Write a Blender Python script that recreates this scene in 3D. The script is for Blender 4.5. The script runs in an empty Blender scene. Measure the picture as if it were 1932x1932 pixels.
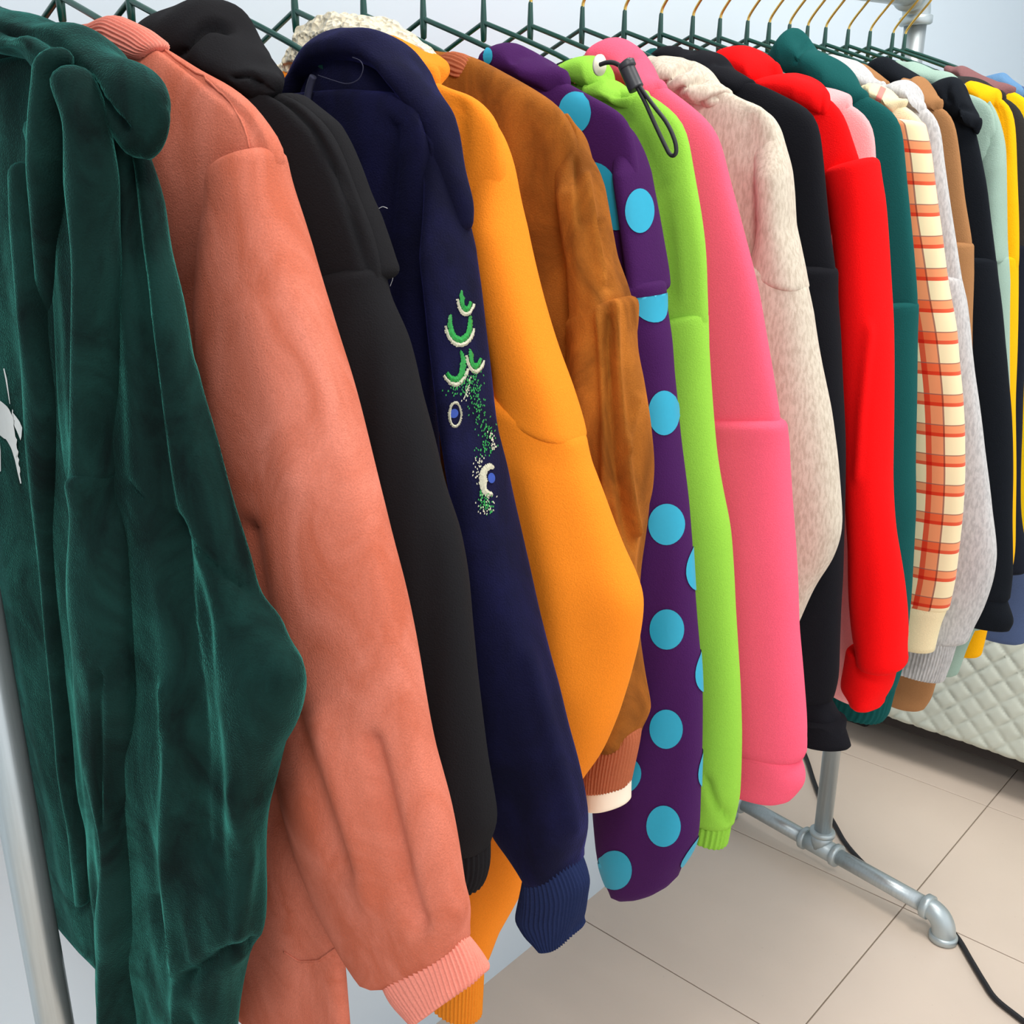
import bpy, math, random
import numpy as np
from mathutils import Matrix, Vector

# ------------------------------------------------------------------ camera, world, light, exposure
SC = bpy.context.scene
COL = SC.collection
F, PU, PV = 1950.0, 647.0, 966.0                 # focal length and optical centre for a 1932 px frame
CAM = np.array([.7067, 0.0, 1.4])
RW = np.array([[0.66739162, 0.74310867, -0.04876401],
               [0.21176825, -0.25215273, -0.94423154],
               [-0.71396262, 0.61984555, -0.32565144]])
cd = bpy.data.cameras.new('camera'); co = bpy.data.objects.new('camera', cd); COL.objects.link(co)
m = Matrix.Identity(4)
for i in range(3):
    m[i][0] = RW[0][i]; m[i][1] = -RW[1][i]; m[i][2] = -RW[2][i]; m[i][3] = CAM[i]
co.matrix_world = m
cd.sensor_width = 36; cd.lens = 36 * F / 1932; cd.shift_x = (966 - PU) / 1932; cd.shift_y = 0
cd.clip_start = .01
SC.camera = co

W = bpy.data.worlds.new('room_light'); SC.world = W; W.use_nodes = True
W.node_tree.nodes['Background'].inputs[0].default_value = (.93, .96, 1.0, 1)
W.node_tree.nodes['Background'].inputs[1].default_value = 1.3

def area(name, loc, rot, sx, sy, power, col):
    l = bpy.data.lights.new(name, 'AREA'); l.shape = 'RECTANGLE'; l.size = sx; l.size_y = sy
    l.energy = power; l.color = col
    o = bpy.data.objects.new(name, l); COL.objects.link(o); o.location = loc; o.rotation_euler = rot
    return o
area('ceiling_lamp_light', (.75, 1.5, 2.93), (0, 0, 0), .7, .7, 36, (1, .97, .93))
area('near_fill_light', (1.35, -.6, 2.93), (0, 0, 0), .7, .7, 34, (1, .97, .93))  # unseen fill lamp, placed to brighten the dim lower wall

vs = SC.view_settings
vs.view_transform = 'Standard'; vs.look = 'None'; vs.exposure = 0.1; vs.gamma = 1; vs.use_curve_mapping = False

# ------------------------------------------------------------------ projection helpers
def on(ax, val, px, py):
    v = RW.T @ np.array([(px - PU) / F, (py - PV) / F, 1.0])
    return CAM + v * (val - CAM[ax]) / v[ax]
def rays(P):
    P = np.asarray(P, float)
    return np.stack([(P[..., 0] - PU) / F, (P[..., 1] - PV) / F, np.ones(P.shape[:-1])], -1) @ RW
def ony(P, Y):
    v = rays(P)
    return CAM + v * ((np.asarray(Y) - CAM[1]) / v[..., 1])[..., None]
def proj(P):
    q = (np.asarray(P, float) - CAM) @ RW.T
    return np.stack([q[..., 0] / q[..., 2] * F + PU, q[..., 1] / q[..., 2] * F + PV], -1)

# ------------------------------------------------------------------ materials
def lin(c):
    if isinstance(c, str):
        c = [int(c[i:i + 2], 16) for i in (0, 2, 4)]
    r = []
    for v in c:
        v = v / 255
        r.append(v / 12.92 if v <= .04045 else ((v + .055) / 1.055) ** 2.4)
    return (*r, 1)
class NT:
    def __init__(s, name):
        s.m = bpy.data.materials.new(name); s.m.use_nodes = True
        s.t = s.m.node_tree; s.b = s.t.nodes['Principled BSDF']; s.o = s.t.nodes['Material Output']
    def n(s, typ, **kw):
        x = s.t.nodes.new(typ)
        for k, v in kw.items():
            if k.startswith('i_'):
                x.inputs[k[2:].replace('_', ' ')].default_value = v
            else:
                setattr(x, k, v)
        return x
    def l(s, a, b): s.t.links.new(a, b)
    def math(s, op, a, b=None, c=None):
        x = s.t.nodes.new('ShaderNodeMath'); x.operation = op
        for i, v in enumerate((a, b, c)):
            if v is None: continue
            if hasattr(v, 'is_output'): s.l(v, x.inputs[i])
            else: x.inputs[i].default_value = v
        return x.outputs[0]
    def mix(s, fac, a, b, blend='MIX'):
        x = s.t.nodes.new('ShaderNodeMix'); x.data_type = 'RGBA'; x.blend_type = blend
        for sock, v in ((x.inputs[0], fac), (x.inputs[6], a), (x.inputs[7], b)):
            if hasattr(v, 'is_output'): s.l(v, sock)
            else: sock.default_value = v
        return x.outputs[2]
def scale(c, k): return (min(c[0] * k, 1), min(c[1] * k, 1), min(c[2] * k, 1), 1)

def fabric(name, col, kind='fleece', col2=None, nap=1.0):
    """fleece: soft matte jersey; velour: napped pile with brushed marks; heather: flecked melange; sherpa: curly pile"""
    N = NT(name); c = lin(col); b = N.b
    tc = N.n('ShaderNodeTexCoord')
    fine = N.n('ShaderNodeTexNoise'); fine.inputs['Scale'].default_value = 900; fine.inputs['Detail'].default_value = 2
    N.l(tc.outputs['Object'], fine.inputs['Vector'])
    big = N.n('ShaderNodeTexNoise'); N.l(tc.outputs['Object'], big.inputs['Vector'])
    b.inputs['Roughness'].default_value = .92
    b.inputs['Specular IOR Level'].default_value = .12
    bump = N.n('ShaderNodeBump'); bump.inputs['Distance'].default_value = .0012
    if kind == 'velour':
        mp = N.n('ShaderNodeMapping'); mp.inputs['Scale'].default_value = (1, 1, .6); N.l(tc.outputs['Object'], mp.inputs[0]); N.l(mp.outputs[0], big.inputs['Vector'])
        big.inputs['Scale'].default_value = 20; big.inputs['Detail'].default_value = 5
        big.inputs['Roughness'].default_value = .62; big.inputs['Distortion'].default_value = .9
        cr = N.n('ShaderNodeValToRGB')
        cr.color_ramp.elements[0].position = .36; cr.color_ramp.elements[0].color = lin(col2) if col2 else scale(c, .6)
        cr.color_ramp.elements[1].position = .70; cr.color_ramp.elements[1].color = scale(c, 1.15)
        N.l(big.outputs[0], cr.inputs[0])
        cc = N.mix(N.math('MULTIPLY', fine.outputs[0], .6), cr.outputs[0], scale(c, .4))
        N.l(cc, b.inputs['Base Color'])
        sw = N.n('ShaderNodeMapRange'); sw.inputs[1].default_value = .35; sw.inputs[2].default_value = .68; sw.inputs[3].default_value = .25 * nap; sw.inputs[4].default_value = min(1, .85 * nap); N.l(big.outputs[0], sw.inputs[0]); N.l(sw.outputs[0], b.inputs['Sheen Weight']); b.inputs['Sheen Roughness'].default_value = .3
        b.inputs['Sheen Tint'].default_value = scale(c, .55 / max(c[:3]))
        bump.inputs['Strength'].default_value = .5
    elif kind == 'heather':
        mp = N.n('ShaderNodeMapping'); mp.inputs['Scale'].default_value = (1, 1, .28)
        N.l(tc.outputs['Object'], mp.inputs[0]); N.l(mp.outputs[0], big.inputs['Vector'])
        big.inputs['Scale'].default_value = 420; big.inputs['Detail'].default_value = 5
        cr = N.n('ShaderNodeValToRGB')
        cr.color_ramp.elements[0].position = .36; cr.color_ramp.elements[0].color = lin(col2) if col2 else scale(c, .72)
        cr.color_ramp.elements[1].position = .6; cr.color_ramp.elements[1].color = c
        N.l(big.outputs[0], cr.inputs[0]); N.l(cr.outputs[0], b.inputs['Base Color'])
        b.inputs['Sheen Weight'].default_value = .12
        bump.inputs['Strength'].default_value = .2
    elif kind == 'sherpa':
        big.inputs['Scale'].default_value = 90; big.inputs['Detail'].default_value = 3
        N.l(N.mix(big.outputs[0], scale(c, .82), c), b.inputs['Base Color'])
        b.inputs['Sheen Weight'].default_value = .3
        b.inputs['Subsurface Weight'].default_value = 0
        bump.inputs['Strength'].default_value = .9; bump.inputs['Distance'].default_value = .006
        vo = N.n('ShaderNodeTexVoronoi'); vo.inputs['Scale'].default_value = 210
        N.l(tc.outputs['Object'], vo.inputs['Vector']); fine = vo
    else:
        big.inputs['Scale'].default_value = 30; big.inputs['Detail'].default_value = 3
        f = N.math('MULTIPLY', fine.outputs[0], .55)
        N.l(N.mix(f, N.mix(N.math('MULTIPLY', big.outputs[0], .35), scale(c, 1.12), scale(c, .92)), scale(c, .6)), b.inputs['Base Color'])
        b.inputs['Sheen Weight'].default_value = .16 * nap; b.inputs['Sheen Roughness'].default_value = .5
        b.inputs['Sheen Tint'].default_value = scale(c, 1.8)
        bump.inputs['Strength'].default_value = .4
    N.l(fine.outputs[0], bump.inputs['Height']); N.l(bump.outputs[0], b.inputs['Normal'])
    return N.m

def plain(name, col, rough=.6, metal=0.0, spec=.5, noise=0.0, nscale=30.0, coat=0.0):
    N = NT(name); c = lin(col); b = N.b
    b.inputs['Roughness'].default_value = rough; b.inputs['Metallic'].default_value = metal
    b.inputs['Specular IOR Level'].default_value = spec; b.inputs['Coat Weight'].default_value = coat
    if noise:
        tc = N.n('ShaderNodeTexCoord'); no = N.n('ShaderNodeTexNoise'); no.inputs['Scale'].default_value = nscale
        no.inputs['Detail'].default_value = 5
        N.l(tc.outputs['Object'], no.inputs['Vector'])
        N.l(N.mix(no.outputs[0], scale(c, 1 - noise), scale(c, 1 + noise)), b.inputs['Base Color'])
    else:
        b.inputs['Base Color'].default_value = c
    return N.m

def plaid_material():
    N = NT('plaid_flannel'); b = N.b
    b.inputs['Roughness'].default_value = .92; b.inputs['Specular IOR Level'].default_value = .1
    b.inputs['Sheen Weight'].default_value = .12
    uv = N.n('ShaderNodeUVMap'); uv.uv_map = 'UVMap'
    sp = N.n('ShaderNodeSeparateXYZ'); N.l(uv.outputs[0], sp.inputs[0])
    def bands(coord, period, off):
        fr = N.math('FRACT', N.math('MULTIPLY_ADD', coord, 1 / period, off))
        band = N.math('LESS_THAN', fr, .40)
        deep = N.math('LESS_THAN', fr, .12)
        dark = N.math('MULTIPLY', band, N.math('GREATER_THAN', fr, .365))
        return band, deep, dark
    cream = lin((228, 210, 168)); coral = lin((252, 168, 142)); red = lin((232, 110, 100)); ink = lin((120, 92, 84))
    base = cream
    for coord, per, off in ((sp.outputs[0], .05, .9), (sp.outputs[1], .0365, .0)):
        band, deep, dark = bands(coord, per, off)
        base = N.mix(N.math('MULTIPLY', band, .95), base, coral, 'MULTIPLY')
        base = N.mix(N.math('MULTIPLY', deep, .8), base, red, 'MULTIPLY')
        base = N.mix(N.math('MULTIPLY', dark, .75), base, ink)
    N.l(base, b.inputs['Base Color'])
    return N.m

# ------------------------------------------------------------------ object helpers
def tag(o, label=None, cat=None, group=None, kind=None):
    if label: o['label'] = label
    if cat: o['category'] = cat
    if group: o['group'] = group
    if kind: o['kind'] = kind
    return o
def empty(name, loc, label=None, cat=None, group=None):
    o = bpy.data.objects.new(name, None); COL.objects.link(o); o.location = loc
    o.empty_display_size = .02
    return tag(o, label, cat, group)
def mesh_obj(name, verts, faces, mat, parent=None, uv=None, smooth=True):
    """verts in world space; stored relative to the parent chain's origin"""
    org = np.zeros(3); p = parent
    while p is not None:
        org = org + np.array(p.location); p = p.parent
    me = bpy.data.meshes.new(name)
    V = np.asarray(verts, float) - org
    me.from_pydata(V.tolist(), [], faces if isinstance(faces, list) else faces.tolist())
    if uv is not None:
        lay = me.uv_layers.new(name='UVMap')
        idx = np.zeros(len(me.loops), np.int32); me.loops.foreach_get('vertex_index', idx)
        lay.data.foreach_set('uv', np.asarray(uv, np.float32)[idx].ravel())
    if smooth: me.polygons.foreach_set('use_smooth', np.ones(len(me.polygons), bool))
    me.materials.append(mat); me.update()
    o = bpy.data.objects.new(name, me); COL.objects.link(o)
    if parent is not None: o.parent = parent
    return o
def box_data(x0, x1, y0, y1, z0, z1, bev=0.0):
    """box with chamfered vertical and top edges when bev > 0"""
    if not bev:
        v = [(x, y, z) for z in (z0, z1) for y in (y0, y1) for x in (x0, x1)]
        f = [(0, 2, 3, 1), (4, 5, 7, 6), (0, 1, 5, 4), (1, 3, 7, 5), (3, 2, 6, 7), (2, 0, 4, 6)]
        return v, f
    def ringz(z, d):
        b = bev
        return [(x0 + d + b, y0 + d, z), (x1 - d - b, y0 + d, z), (x1 - d, y0 + d + b, z), (x1 - d, y1 - d - b, z),
                (x1 - d - b, y1 - d, z), (x0 + d + b, y1 - d, z), (x0 + d, y1 - d - b, z), (x0 + d, y0 + d + b, z)]
    R = [ringz(z0, bev), ringz(z0 + bev, 0), ringz(z1 - bev, 0), ringz(z1, bev)]
    v = [p for r in R for p in r]; f = [tuple(range(7, -1, -1)), tuple(range(24, 32))]
    for k in range(3):
        for i in range(8):
            j = (i + 1) % 8; f.append((k * 8 + i, k * 8 + j, k * 8 + 8 + j, k * 8 + 8 + i))
    return v, f
def tube_data(pts, rad, n=10, cap=True):
    P = np.asarray(pts, float); k = len(P)
    r = np.full(k, rad) if np.isscalar(rad) else np.asarray(rad, float)
    T = np.gradient(P, axis=0); T /= np.linalg.norm(T, axis=1)[:, None] + 1e-12
    up = np.array([0, 0, 1.0]) if abs(T[0][2]) < .9 else np.array([1.0, 0, 0])
    V = []; a = np.cross(T[0], up); a /= np.linalg.norm(a)
    th = np.arange(n) / n * 2 * math.pi
    for i in range(k):
        a = a - T[i] * (a @ T[i]); a /= np.linalg.norm(a); b = np.cross(T[i], a)
        V.append(P[i] + r[i] * (np.cos(th)[:, None] * a + np.sin(th)[:, None] * b))
    V = np.concatenate(V); f = []
    for i in range(k - 1):
        for j in range(n):
            q = (j + 1) % n; f.append((i * n + j, i * n + q, i * n + n + q, i * n + n + j))
    if cap: f += [tuple(range(n - 1, -1, -1)), tuple(range((k - 1) * n, k * n))]
    return V, f
def smooth_path(pts, n=40):
    P = np.asarray(pts, float); k = len(P)
    Q = np.vstack([2 * P[0] - P[1], P, 2 * P[-1] - P[-2]]); out = []
    for s in np.linspace(0, k - 1 - 1e-6, n):
        i = int(s); t = s - i; a, b, c, d = Q[i:i + 4]
        out.append(.5 * (2 * b + (c - a) * t + (2 * a - 5 * b + 4 * c - d) * t * t + (3 * b - a - 3 * c + d) * t ** 3))
    return np.array(out)
def merge(*parts):
    V = []; Fc = []; k = 0
    for v, f in parts:
        V.append(np.asarray(v, float)); Fc += [tuple(i + k for i in q) for q in f]; k += len(v)
    return np.concatenate(V), Fc

# ------------------------------------------------------------------ cloth lofts
def wav(seed, p, freq, terms=5):
    rg = np.random.RandomState(seed); s = 0
    for i in range(terms):
        k = rg.normal(size=3) * np.asarray(freq); s = s + np.sin(p @ k + rg.uniform(0, 6.28))
    return s / terms ** .5 / 1.2
def interp_rows(A, n, sm=2):
    A = np.asarray(A, float)
    d = np.r_[0, np.cumsum(np.maximum(np.linalg.norm(np.diff(A[:, :2], axis=0), axis=1),
                                      .6 * np.linalg.norm(np.diff(A[:, -2:], axis=0), axis=1) if A.shape[1] >= 4 else 0) + 1e-6)]
    t = np.linspace(0, d[-1], n)
    B = np.stack([np.interp(t, d, A[:, k]) for k in range(A.shape[1])], 1)
    for _ in range(sm):
        C = B.copy(); C[1:-1] = (B[:-2] + 2 * B[1:-1] + B[2:]) / 4; B = C
    return B
def prof(spec, n):
    if np.isscalar(spec): return np.full(n, float(spec))
    s = np.asarray(spec, float); return np.interp(np.linspace(0, 1, n), s[:, 0], s[:, 1])

class Loft:
    pass
def ring_pts(L3, R3, b, th, ex):
    c = np.cos(th); s = np.sin(th)
    c = np.sign(c) * np.abs(c) ** (2 / ex); s = np.sign(s) * np.abs(s) ** (2 / ex)
    C = (L3 + R3) / 2; A = (R3 - L3) / 2
    P = C[:, None] + A[:, None] * c[None, :, None]
    P[..., 1] += b[:, None] * s[None, :]
    return P
def loft(rows=None, Y=0.0, b=.03, n=50, M=44, ex=2.2, yo=0.0, world=None, tilt=0.0, solve=True,
         amp=.004, ff=(38, 38, 7), seed=1, folds=(), ends=(('round', .012), ('round', .012)), rib=0, ribv=0, minw=.02, lump=0.0, sm=2, mirror=False):
    """rows: (uR,vR,width) or (uR,vR,uL,vL) silhouette samples seen in the photograph, set at depth Y; or
       world: (L xyz, R xyz) pairs.  Each row becomes an oval ring of half thickness b."""
    if world is None:
        A = interp_rows(rows, n, sm); Yr = Y + prof(yo, n); bb = prof(b, n)
        R3 = ony(A[:, :2], Yr)
        if A.shape[1] == 3:
            tl = prof(tilt, n); w = A[:, 2]
            L3 = R3.copy(); L3[:, 0] -= w; L3[:, 2] -= tl * w
        else:
            L3 = ony(A[:, 2:4], Yr)
    else:
        Wd = np.asarray(world, float); d = np.r_[0, np.cumsum(np.linalg.norm(np.diff(Wd[:, 3:], axis=0), axis=1) + 1e-6)]
        t = np.linspace(0, d[-1], n); Wd = np.stack([np.interp(t, d, Wd[:, k]) for k in range(6)], 1)
        for _ in range(sm): Wd[1:-1] = (Wd[:-2] + 2 * Wd[1:-1] + Wd[2:]) / 4
        L3 = Wd[:, :3]; R3 = Wd[:, 3:]; bb = prof(b, n); solve = False
        L3 = L3 + np.array([0, 1, 0]) * prof(yo, n)[:, None]; R3 = R3 + np.array([0, 1, 0]) * prof(yo, n)[:, None]
    th = np.arange(M) / M * 2 * math.pi
    if solve:
        RT = A[:, :2]; LT = A[:, 2:4] if A.shape[1] == 4 else None
        for it in range(12):
            P = ring_pts(L3, R3, bb, th, ex); q = proj(P)
            pr = proj(R3); pl = proj(L3); e = pr - pl; ln = np.linalg.norm(e, axis=1) + 1e-9; e = e / ln[:, None]
            dR = R3 - L3; wd = np.linalg.norm(dR, axis=1); k = ln / wd; dR = dR / wd[:, None]
            er = ((q - RT[:, None]) * e[:, None]).sum(-1).max(1)
            st = np.clip(.7 * er / k, -.03, .03)
            R3n = R3 - dR * st[:, None]
            if LT is None: L3 = L3 + (R3n - R3); R3 = R3n
            else:
                el = ((q - LT[:, None]) * e[:, None]).sum(-1).min(1)
                sl = np.clip(.7 * el / k, -.03, .03)
                L3n = L3 - dR * sl[:, None]
                wn = ((R3n - L3n) * dR).sum(1); bad = np.clip((minw - wn) / 2, 0, None)
                R3 = R3n + dR * bad[:, None]; L3 = L3n - dR * bad[:, None]
        for _ in range(2):
            for Q in (L3, R3): Q[1:-1] = (Q[:-2] + 2 * Q[1:-1] + Q[2:]) / 4
    P = ring_pts(L3, R3, bb, th, ex)
    C = P.mean(1, keepdims=True)
    # outward directions
    Tg = np.roll(P, -1, 1) - np.roll(P, 1, 1); Ax = np.gradient(P, axis=0)
    Nn = np.cross(Tg, Ax); Nn /= np.linalg.norm(Nn, axis=2, keepdims=True) + 1e-12
    if ((P - C) * Nn).sum() < 0: Nn = -Nn
    D = np.zeros(P.shape[:2])
    if amp:
        fade = np.minimum(1, np.minimum(np.arange(n), np.arange(n)[::-1] + 1) / max(1, n * .06))[:, None]
        D += amp * (wav(seed, P, ff) + .5 * wav(seed + 7, P, np.asarray(ff) * 2.1)) * fade
    if lump: D += lump * wav(seed + 3, P, (330, 330, 330), 9)
    if rib: D += .0008 * np.cos(th * rib)[None]
    if ribv: D += .0011 * np.cos(np.arange(n) / n * 6.2832 * ribv)[:, None]
    if folds:
        q = proj(P); V = CAM - P; V /= np.linalg.norm(V, axis=2, keepdims=True)
        face = np.clip((Nn * V).sum(2) * 4 + .3, 0, 1)
        for poly, wpx, hgt in folds:
            pl = np.asarray(poly, float); dm = np.full(P.shape[:2], 1e9)
            for a, c in zip(pl[:-1], pl[1:]):
                ab = c - a; t = np.clip(((q - a) @ ab) / (ab @ ab + 1e-9), 0, 1)
                dm = np.minimum(dm, np.linalg.norm(q - a - t[..., None] * ab, axis=2))
            D += hgt * np.exp(-(dm / wpx) ** 2) * face
    P = P + Nn * D[..., None]
    if mirror:
        P[..., 0] *= -1; lo = P[..., 0].min()
        if lo < -.238: P[..., 0] *= .238 / -lo
        P = P[:, ::-1]
    o = Loft(); o.grid = P; o.n = n; o.M = M
    # ends
    rings = [P[i] for i in range(n)]; half = lambda r: max(.004, np.linalg.norm(r - r.mean(0), axis=1).min())
    def endrings(r, axis, spec):
        out = []; c = r.mean(0); kind, rad = spec; h = half(r)
        if kind == 'round':
            rad = min(rad, h * .95)
            for j in range(1, 5):
                t = j / 4 * math.pi / 2; k = 1 - rad * (1 - math.cos(t)) / h
                out.append(c + (r - c) * k + axis * rad * math.sin(t))
        elif kind == 'open':
            k = 1 - .0035 / h
            out = [c + (r - c) * (1 - .001 / h) + axis * .0012, c + (r - c) * k, c + (r - c) * k - axis * rad]
        return out
    ax0 = P[0].mean(0) - P[2].mean(0); ax0 /= np.linalg.norm(ax0) + 1e-9
    ax1 = P[-1].mean(0) - P[-3].mean(0); ax1 /= np.linalg.norm(ax1) + 1e-9
    rings = endrings(P[0], ax0, ends[0])[::-1] + rings + endrings(P[-1], ax1, ends[1])
    K = len(rings); V = np.concatenate(rings)
    per = np.linalg.norm(np.roll(V.reshape(K, M, 3), -1, 1) - V.reshape(K, M, 3), axis=2)
    u = np.cumsum(per, 1) - per; u = np.where(np.arange(M)[None] > M // 2, u - per.sum(1, keepdims=True), u); mid = V.reshape(K, M, 3)[:, 0]
    cen = V.reshape(K, M, 3).mean(1)
    v = np.r_[0, np.cumsum(np.linalg.norm(np.diff(cen, axis=0), axis=1))]
    UV = np.stack([u, np.broadcast_to(-v[:, None], u.shape)], -1).reshape(-1, 2)
    i = np.arange(K - 1)[:, None]; j = np.arange(M)[None]; jn = (j + 1) % M
    Fq = np.stack([i * M + j, i * M + jn, i * M + M + jn, i * M + M + j], -1).reshape(-1, 4).tolist()
    V = np.vstack([V, rings[0].mean(0), rings[-1].mean(0)]); UV = np.vstack([UV, UV[0], UV[-1]])
    a = K * M
    Fq += [(a, (q + 1) % M, q) for q in range(M)] + [(a + 1, (K - 1) * M + q, (K - 1) * M + (q + 1) % M) for q in range(M)]
    o.V = V; o.Fc = Fq; o.UV = UV; o.L3 = L3; o.R3 = R3
    return o
def put(name, lf, mat, parent, label=None):
    o = mesh_obj(name, lf.V, lf.Fc, mat, parent, lf.UV)
    # outward winding
    import bmesh
    bm = bmesh.new(); bm.from_mesh(o.data); bmesh.ops.recalc_face_normals(bm, faces=bm.faces); bm.to_mesh(o.data); bm.free()
    if label: o['label'] = label
    lf.obj = o
    return o

# surface look-up on a loft: photo point -> (row, column) -> 3D
class Surf:
    def __init__(s, lf):
        s.lf = lf; s.g = lf.grid; s.q = proj(s.g)
        T = np.roll(s.g, -1, 1) - np.roll(s.g, 1, 1); A = np.gradient(s.g, axis=0)
        N = np.cross(T, A); N /= np.linalg.norm(N, axis=2, keepdims=True) + 1e-12
        if ((s.g - s.g.mean(1, keepdims=True)) * N).sum() < 0: N = -N
        s.N = N; s.front = (N * (CAM - s.g)).sum(2) > 0
    def ij(s, p):
        d = np.linalg.norm(s.q - np.asarray(p, float), axis=2) + np.where(s.front, 0, 1e6)
        i, j = np.unravel_index(np.argmin(d), d.shape)
        n, M = d.shape; i1 = min(max(i, 1), n - 2)
        Ji = (s.q[i1 + 1, j] - s.q[i1 - 1, j]) / 2; Jj = (s.q[i, (j + 1) % M] - s.q[i, (j - 1) % M]) / 2
        Jm = np.stack([Ji, Jj], 1)
        try: x = np.linalg.solve(Jm, np.asarray(p, float) - s.q[i, j])
        except Exception: x = np.zeros(2)
        return np.array([i, j]) + np.clip(x, -.8, .8)
    def at(s, ij, off=.001):
        n, M = s.g.shape[:2]; i = min(max(ij[0], 0), n - 1.001); i0 = int(i); fi = i - i0
        j0 = math.floor(ij[1]); fj = ij[1] - j0; j1 = (j0 + 1) % M; j0 %= M
        def bl(a): return (a[i0, j0] * (1 - fj) + a[i0, j1] * fj) * (1 - fi) + (a[i0 + 1, j0] * (1 - fj) + a[i0 + 1, j1] * fj) * fi
        nn = bl(s.N); nn = nn / (np.linalg.norm(nn) + 1e-9)
        return bl(s.g) + nn * off
    def px(s, p, off=.001): return s.at(s.ij(p), off)
    def disc(s, p, r, off=.0008, du=0.0, top=None, bot=None, left=None, right=None, ry=None):
        """round patch following the cloth, radius r metres, optional straight cuts as fractions of r"""
        n, M = s.g.shape[:2]; c = s.ij(p); i = int(min(max(c[0], 1), n - 2)); j = int(c[1]) % M
        dv = np.linalg.norm(s.g[i + 1, j] - s.g[i - 1, j]) / 2
        ry = ry or r; V = []; Fc = []; NR, NA = 6, 28
        for a in range(NR + 1):
            for k in range(NA):
                x = math.cos(k / NA * 6.2832) * a / NR; y = math.sin(k / NA * 6.2832) * a / NR
                if top is not None: y = min(y, top)
                if bot is not None: y = max(y, bot)
                if left is not None: x = max(x, left)
                if right is not None: x = min(x, right)
                ii = c[0] - y * ry / dv
                jj = walk(s.g, min(max(int(ii), 0), n - 1), c[1], x * r + du, s.sgn(i, j))
                V.append(s.at((ii, jj), off))
        for a in range(NR):
            for k in range(NA):
                q = (k + 1) % NA; Fc.append((a * NA + k, a * NA + q, a * NA + NA + q, a * NA + NA + k))
        return V, Fc
    def disc_px(s, p, rx, ry, off=.0008):
        V = []; Fc = []; NR, NA = 6, 32
        for a in range(NR + 1):
            for k in range(NA):
                V.append(s.px((p[0] + rx * a / NR * math.cos(k / NA * 6.2832), p[1] + ry * a / NR * math.sin(k / NA * 6.2832)), off))
        for a in range(NR):
            for k in range(NA):
                q = (k + 1) % NA; Fc.append((a * NA + k, a * NA + q, a * NA + NA + q, a * NA + NA + k))
        return V, Fc
    def sgn(s, i, j):
        M = s.g.shape[1]
        return 1 if (s.q[i, (j + 1) % M] - s.q[i, (j - 1) % M])[0] > 0 else -1
    def strip(s, A, B, off=.0012, n=24, m=3):
        A = interp_rows(np.asarray(A, float), n, 1); B = interp_rows(np.asarray(B, float), n, 1); V = []; Fc = []
        for k in range(n):
            for t in range(m + 1):
                V.append(s.px(A[k] * (1 - t / m) + B[k] * t / m, off))
        for k in range(n - 1):
            for t in range(m):
                a = k * (m + 1) + t; Fc.append((a, a + 1, a + m + 2, a + m + 1))
        return V, Fc
def walk(g, i, j, dist, sg):
    """move dist metres round ring i from column j"""
    M = g.shape[1]; step = sg if dist >= 0 else -sg; d = abs(dist)
    pos = j
    while d > 1e-9:
        a = math.floor(pos + 1e-9) if step > 0 else math.ceil(pos - 1e-9) - 1
        seg = np.linalg.norm(g[i, (a + 1) % M] - g[i, a % M])
        room = (a + 1 - pos) if step > 0 else (pos - a)
        if seg * room >= d or seg < 1e-9: return pos + step * d / max(seg, 1e-9)
        d -= seg * room; pos = a + 1 if step > 0 else a
    return pos

# ------------------------------------------------------------------ the setting
WX = -.257                                                   # face of the wall behind the rack
M_wall = plain('painted_wall', (203, 214, 222), .85, noise=.02, nscale=3, spec=.2)
M_grout = plain('tile_grout', (150, 136, 122), .95, spec=.1)
def tile_material():
    N = NT('beige_floor_tile'); b = N.b; c = lin((220, 202, 185))
    tc = N.n('ShaderNodeTexCoord'); no = N.n('ShaderNodeTexNoise'); no.inputs['Scale'].default_value = 5; no.inputs['Detail'].default_value = 6
    no2 = N.n('ShaderNodeTexNoise'); no2.inputs['Scale'].default_value = 160; no2.inputs['Detail'].default_value = 3
    oi = N.n('ShaderNodeObjectInfo')
    N.l(tc.outputs['Object'], no.inputs['Vector']); N.l(tc.outputs['Object'], no2.inputs['Vector'])
    a = N.mix(no.outputs[0], scale(c, .92), scale(c, 1.06))
    a = N.mix(N.math('MULTIPLY', oi.outputs['Random'], .12), a, scale(c, .85))
    spot = N.math('MULTIPLY', N.math('GREATER_THAN', no2.outputs[0], .72), .25)
    a = N.mix(spot, a, scale(c, .6))
    N.l(a, b.inputs['Base Color']); b.inputs['Roughness'].default_value = .34; b.inputs['Specular IOR Level'].default_value = .4
    bp = N.n('ShaderNodeBump'); bp.inputs['Strength'].default_value = .05; bp.inputs['Distance'].default_value = .002
    N.l(no2.outputs[0], bp.inputs['Height']); N.l(bp.outputs[0], b.inputs['Normal'])
    return N.m
M_tile = tile_material()
floor = tag(mesh_obj('floor', *box_data(-.45, 2.9, -1.8, 4.0, -.06, -.0025), M_grout, smooth=False), kind='structure')
T = .449
tv, tf = box_data(.0011, T - .0011, .0011, T - .0011, -.0026, 0, .0007)
tme = None
for ix in range(7):
    for iy in range(13):
        x = .174 + (ix - 1) * T; y = 1.3685 + (iy - 7) * T
        if tme is None:
            o = mesh_obj('floor_tile', tv, tf, M_tile, smooth=False); tme = o.data
        else:
            o = bpy.data.objects.new('floor_tile', tme); COL.objects.link(o)
        o.location = (x, y, 0); o.parent = floor
tag(mesh_obj('wall_back_of_rack', *box_data(WX - .12, WX, -1.8, 4.0, 0, 3.0), M_wall, smooth=False), kind='structure')
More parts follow.
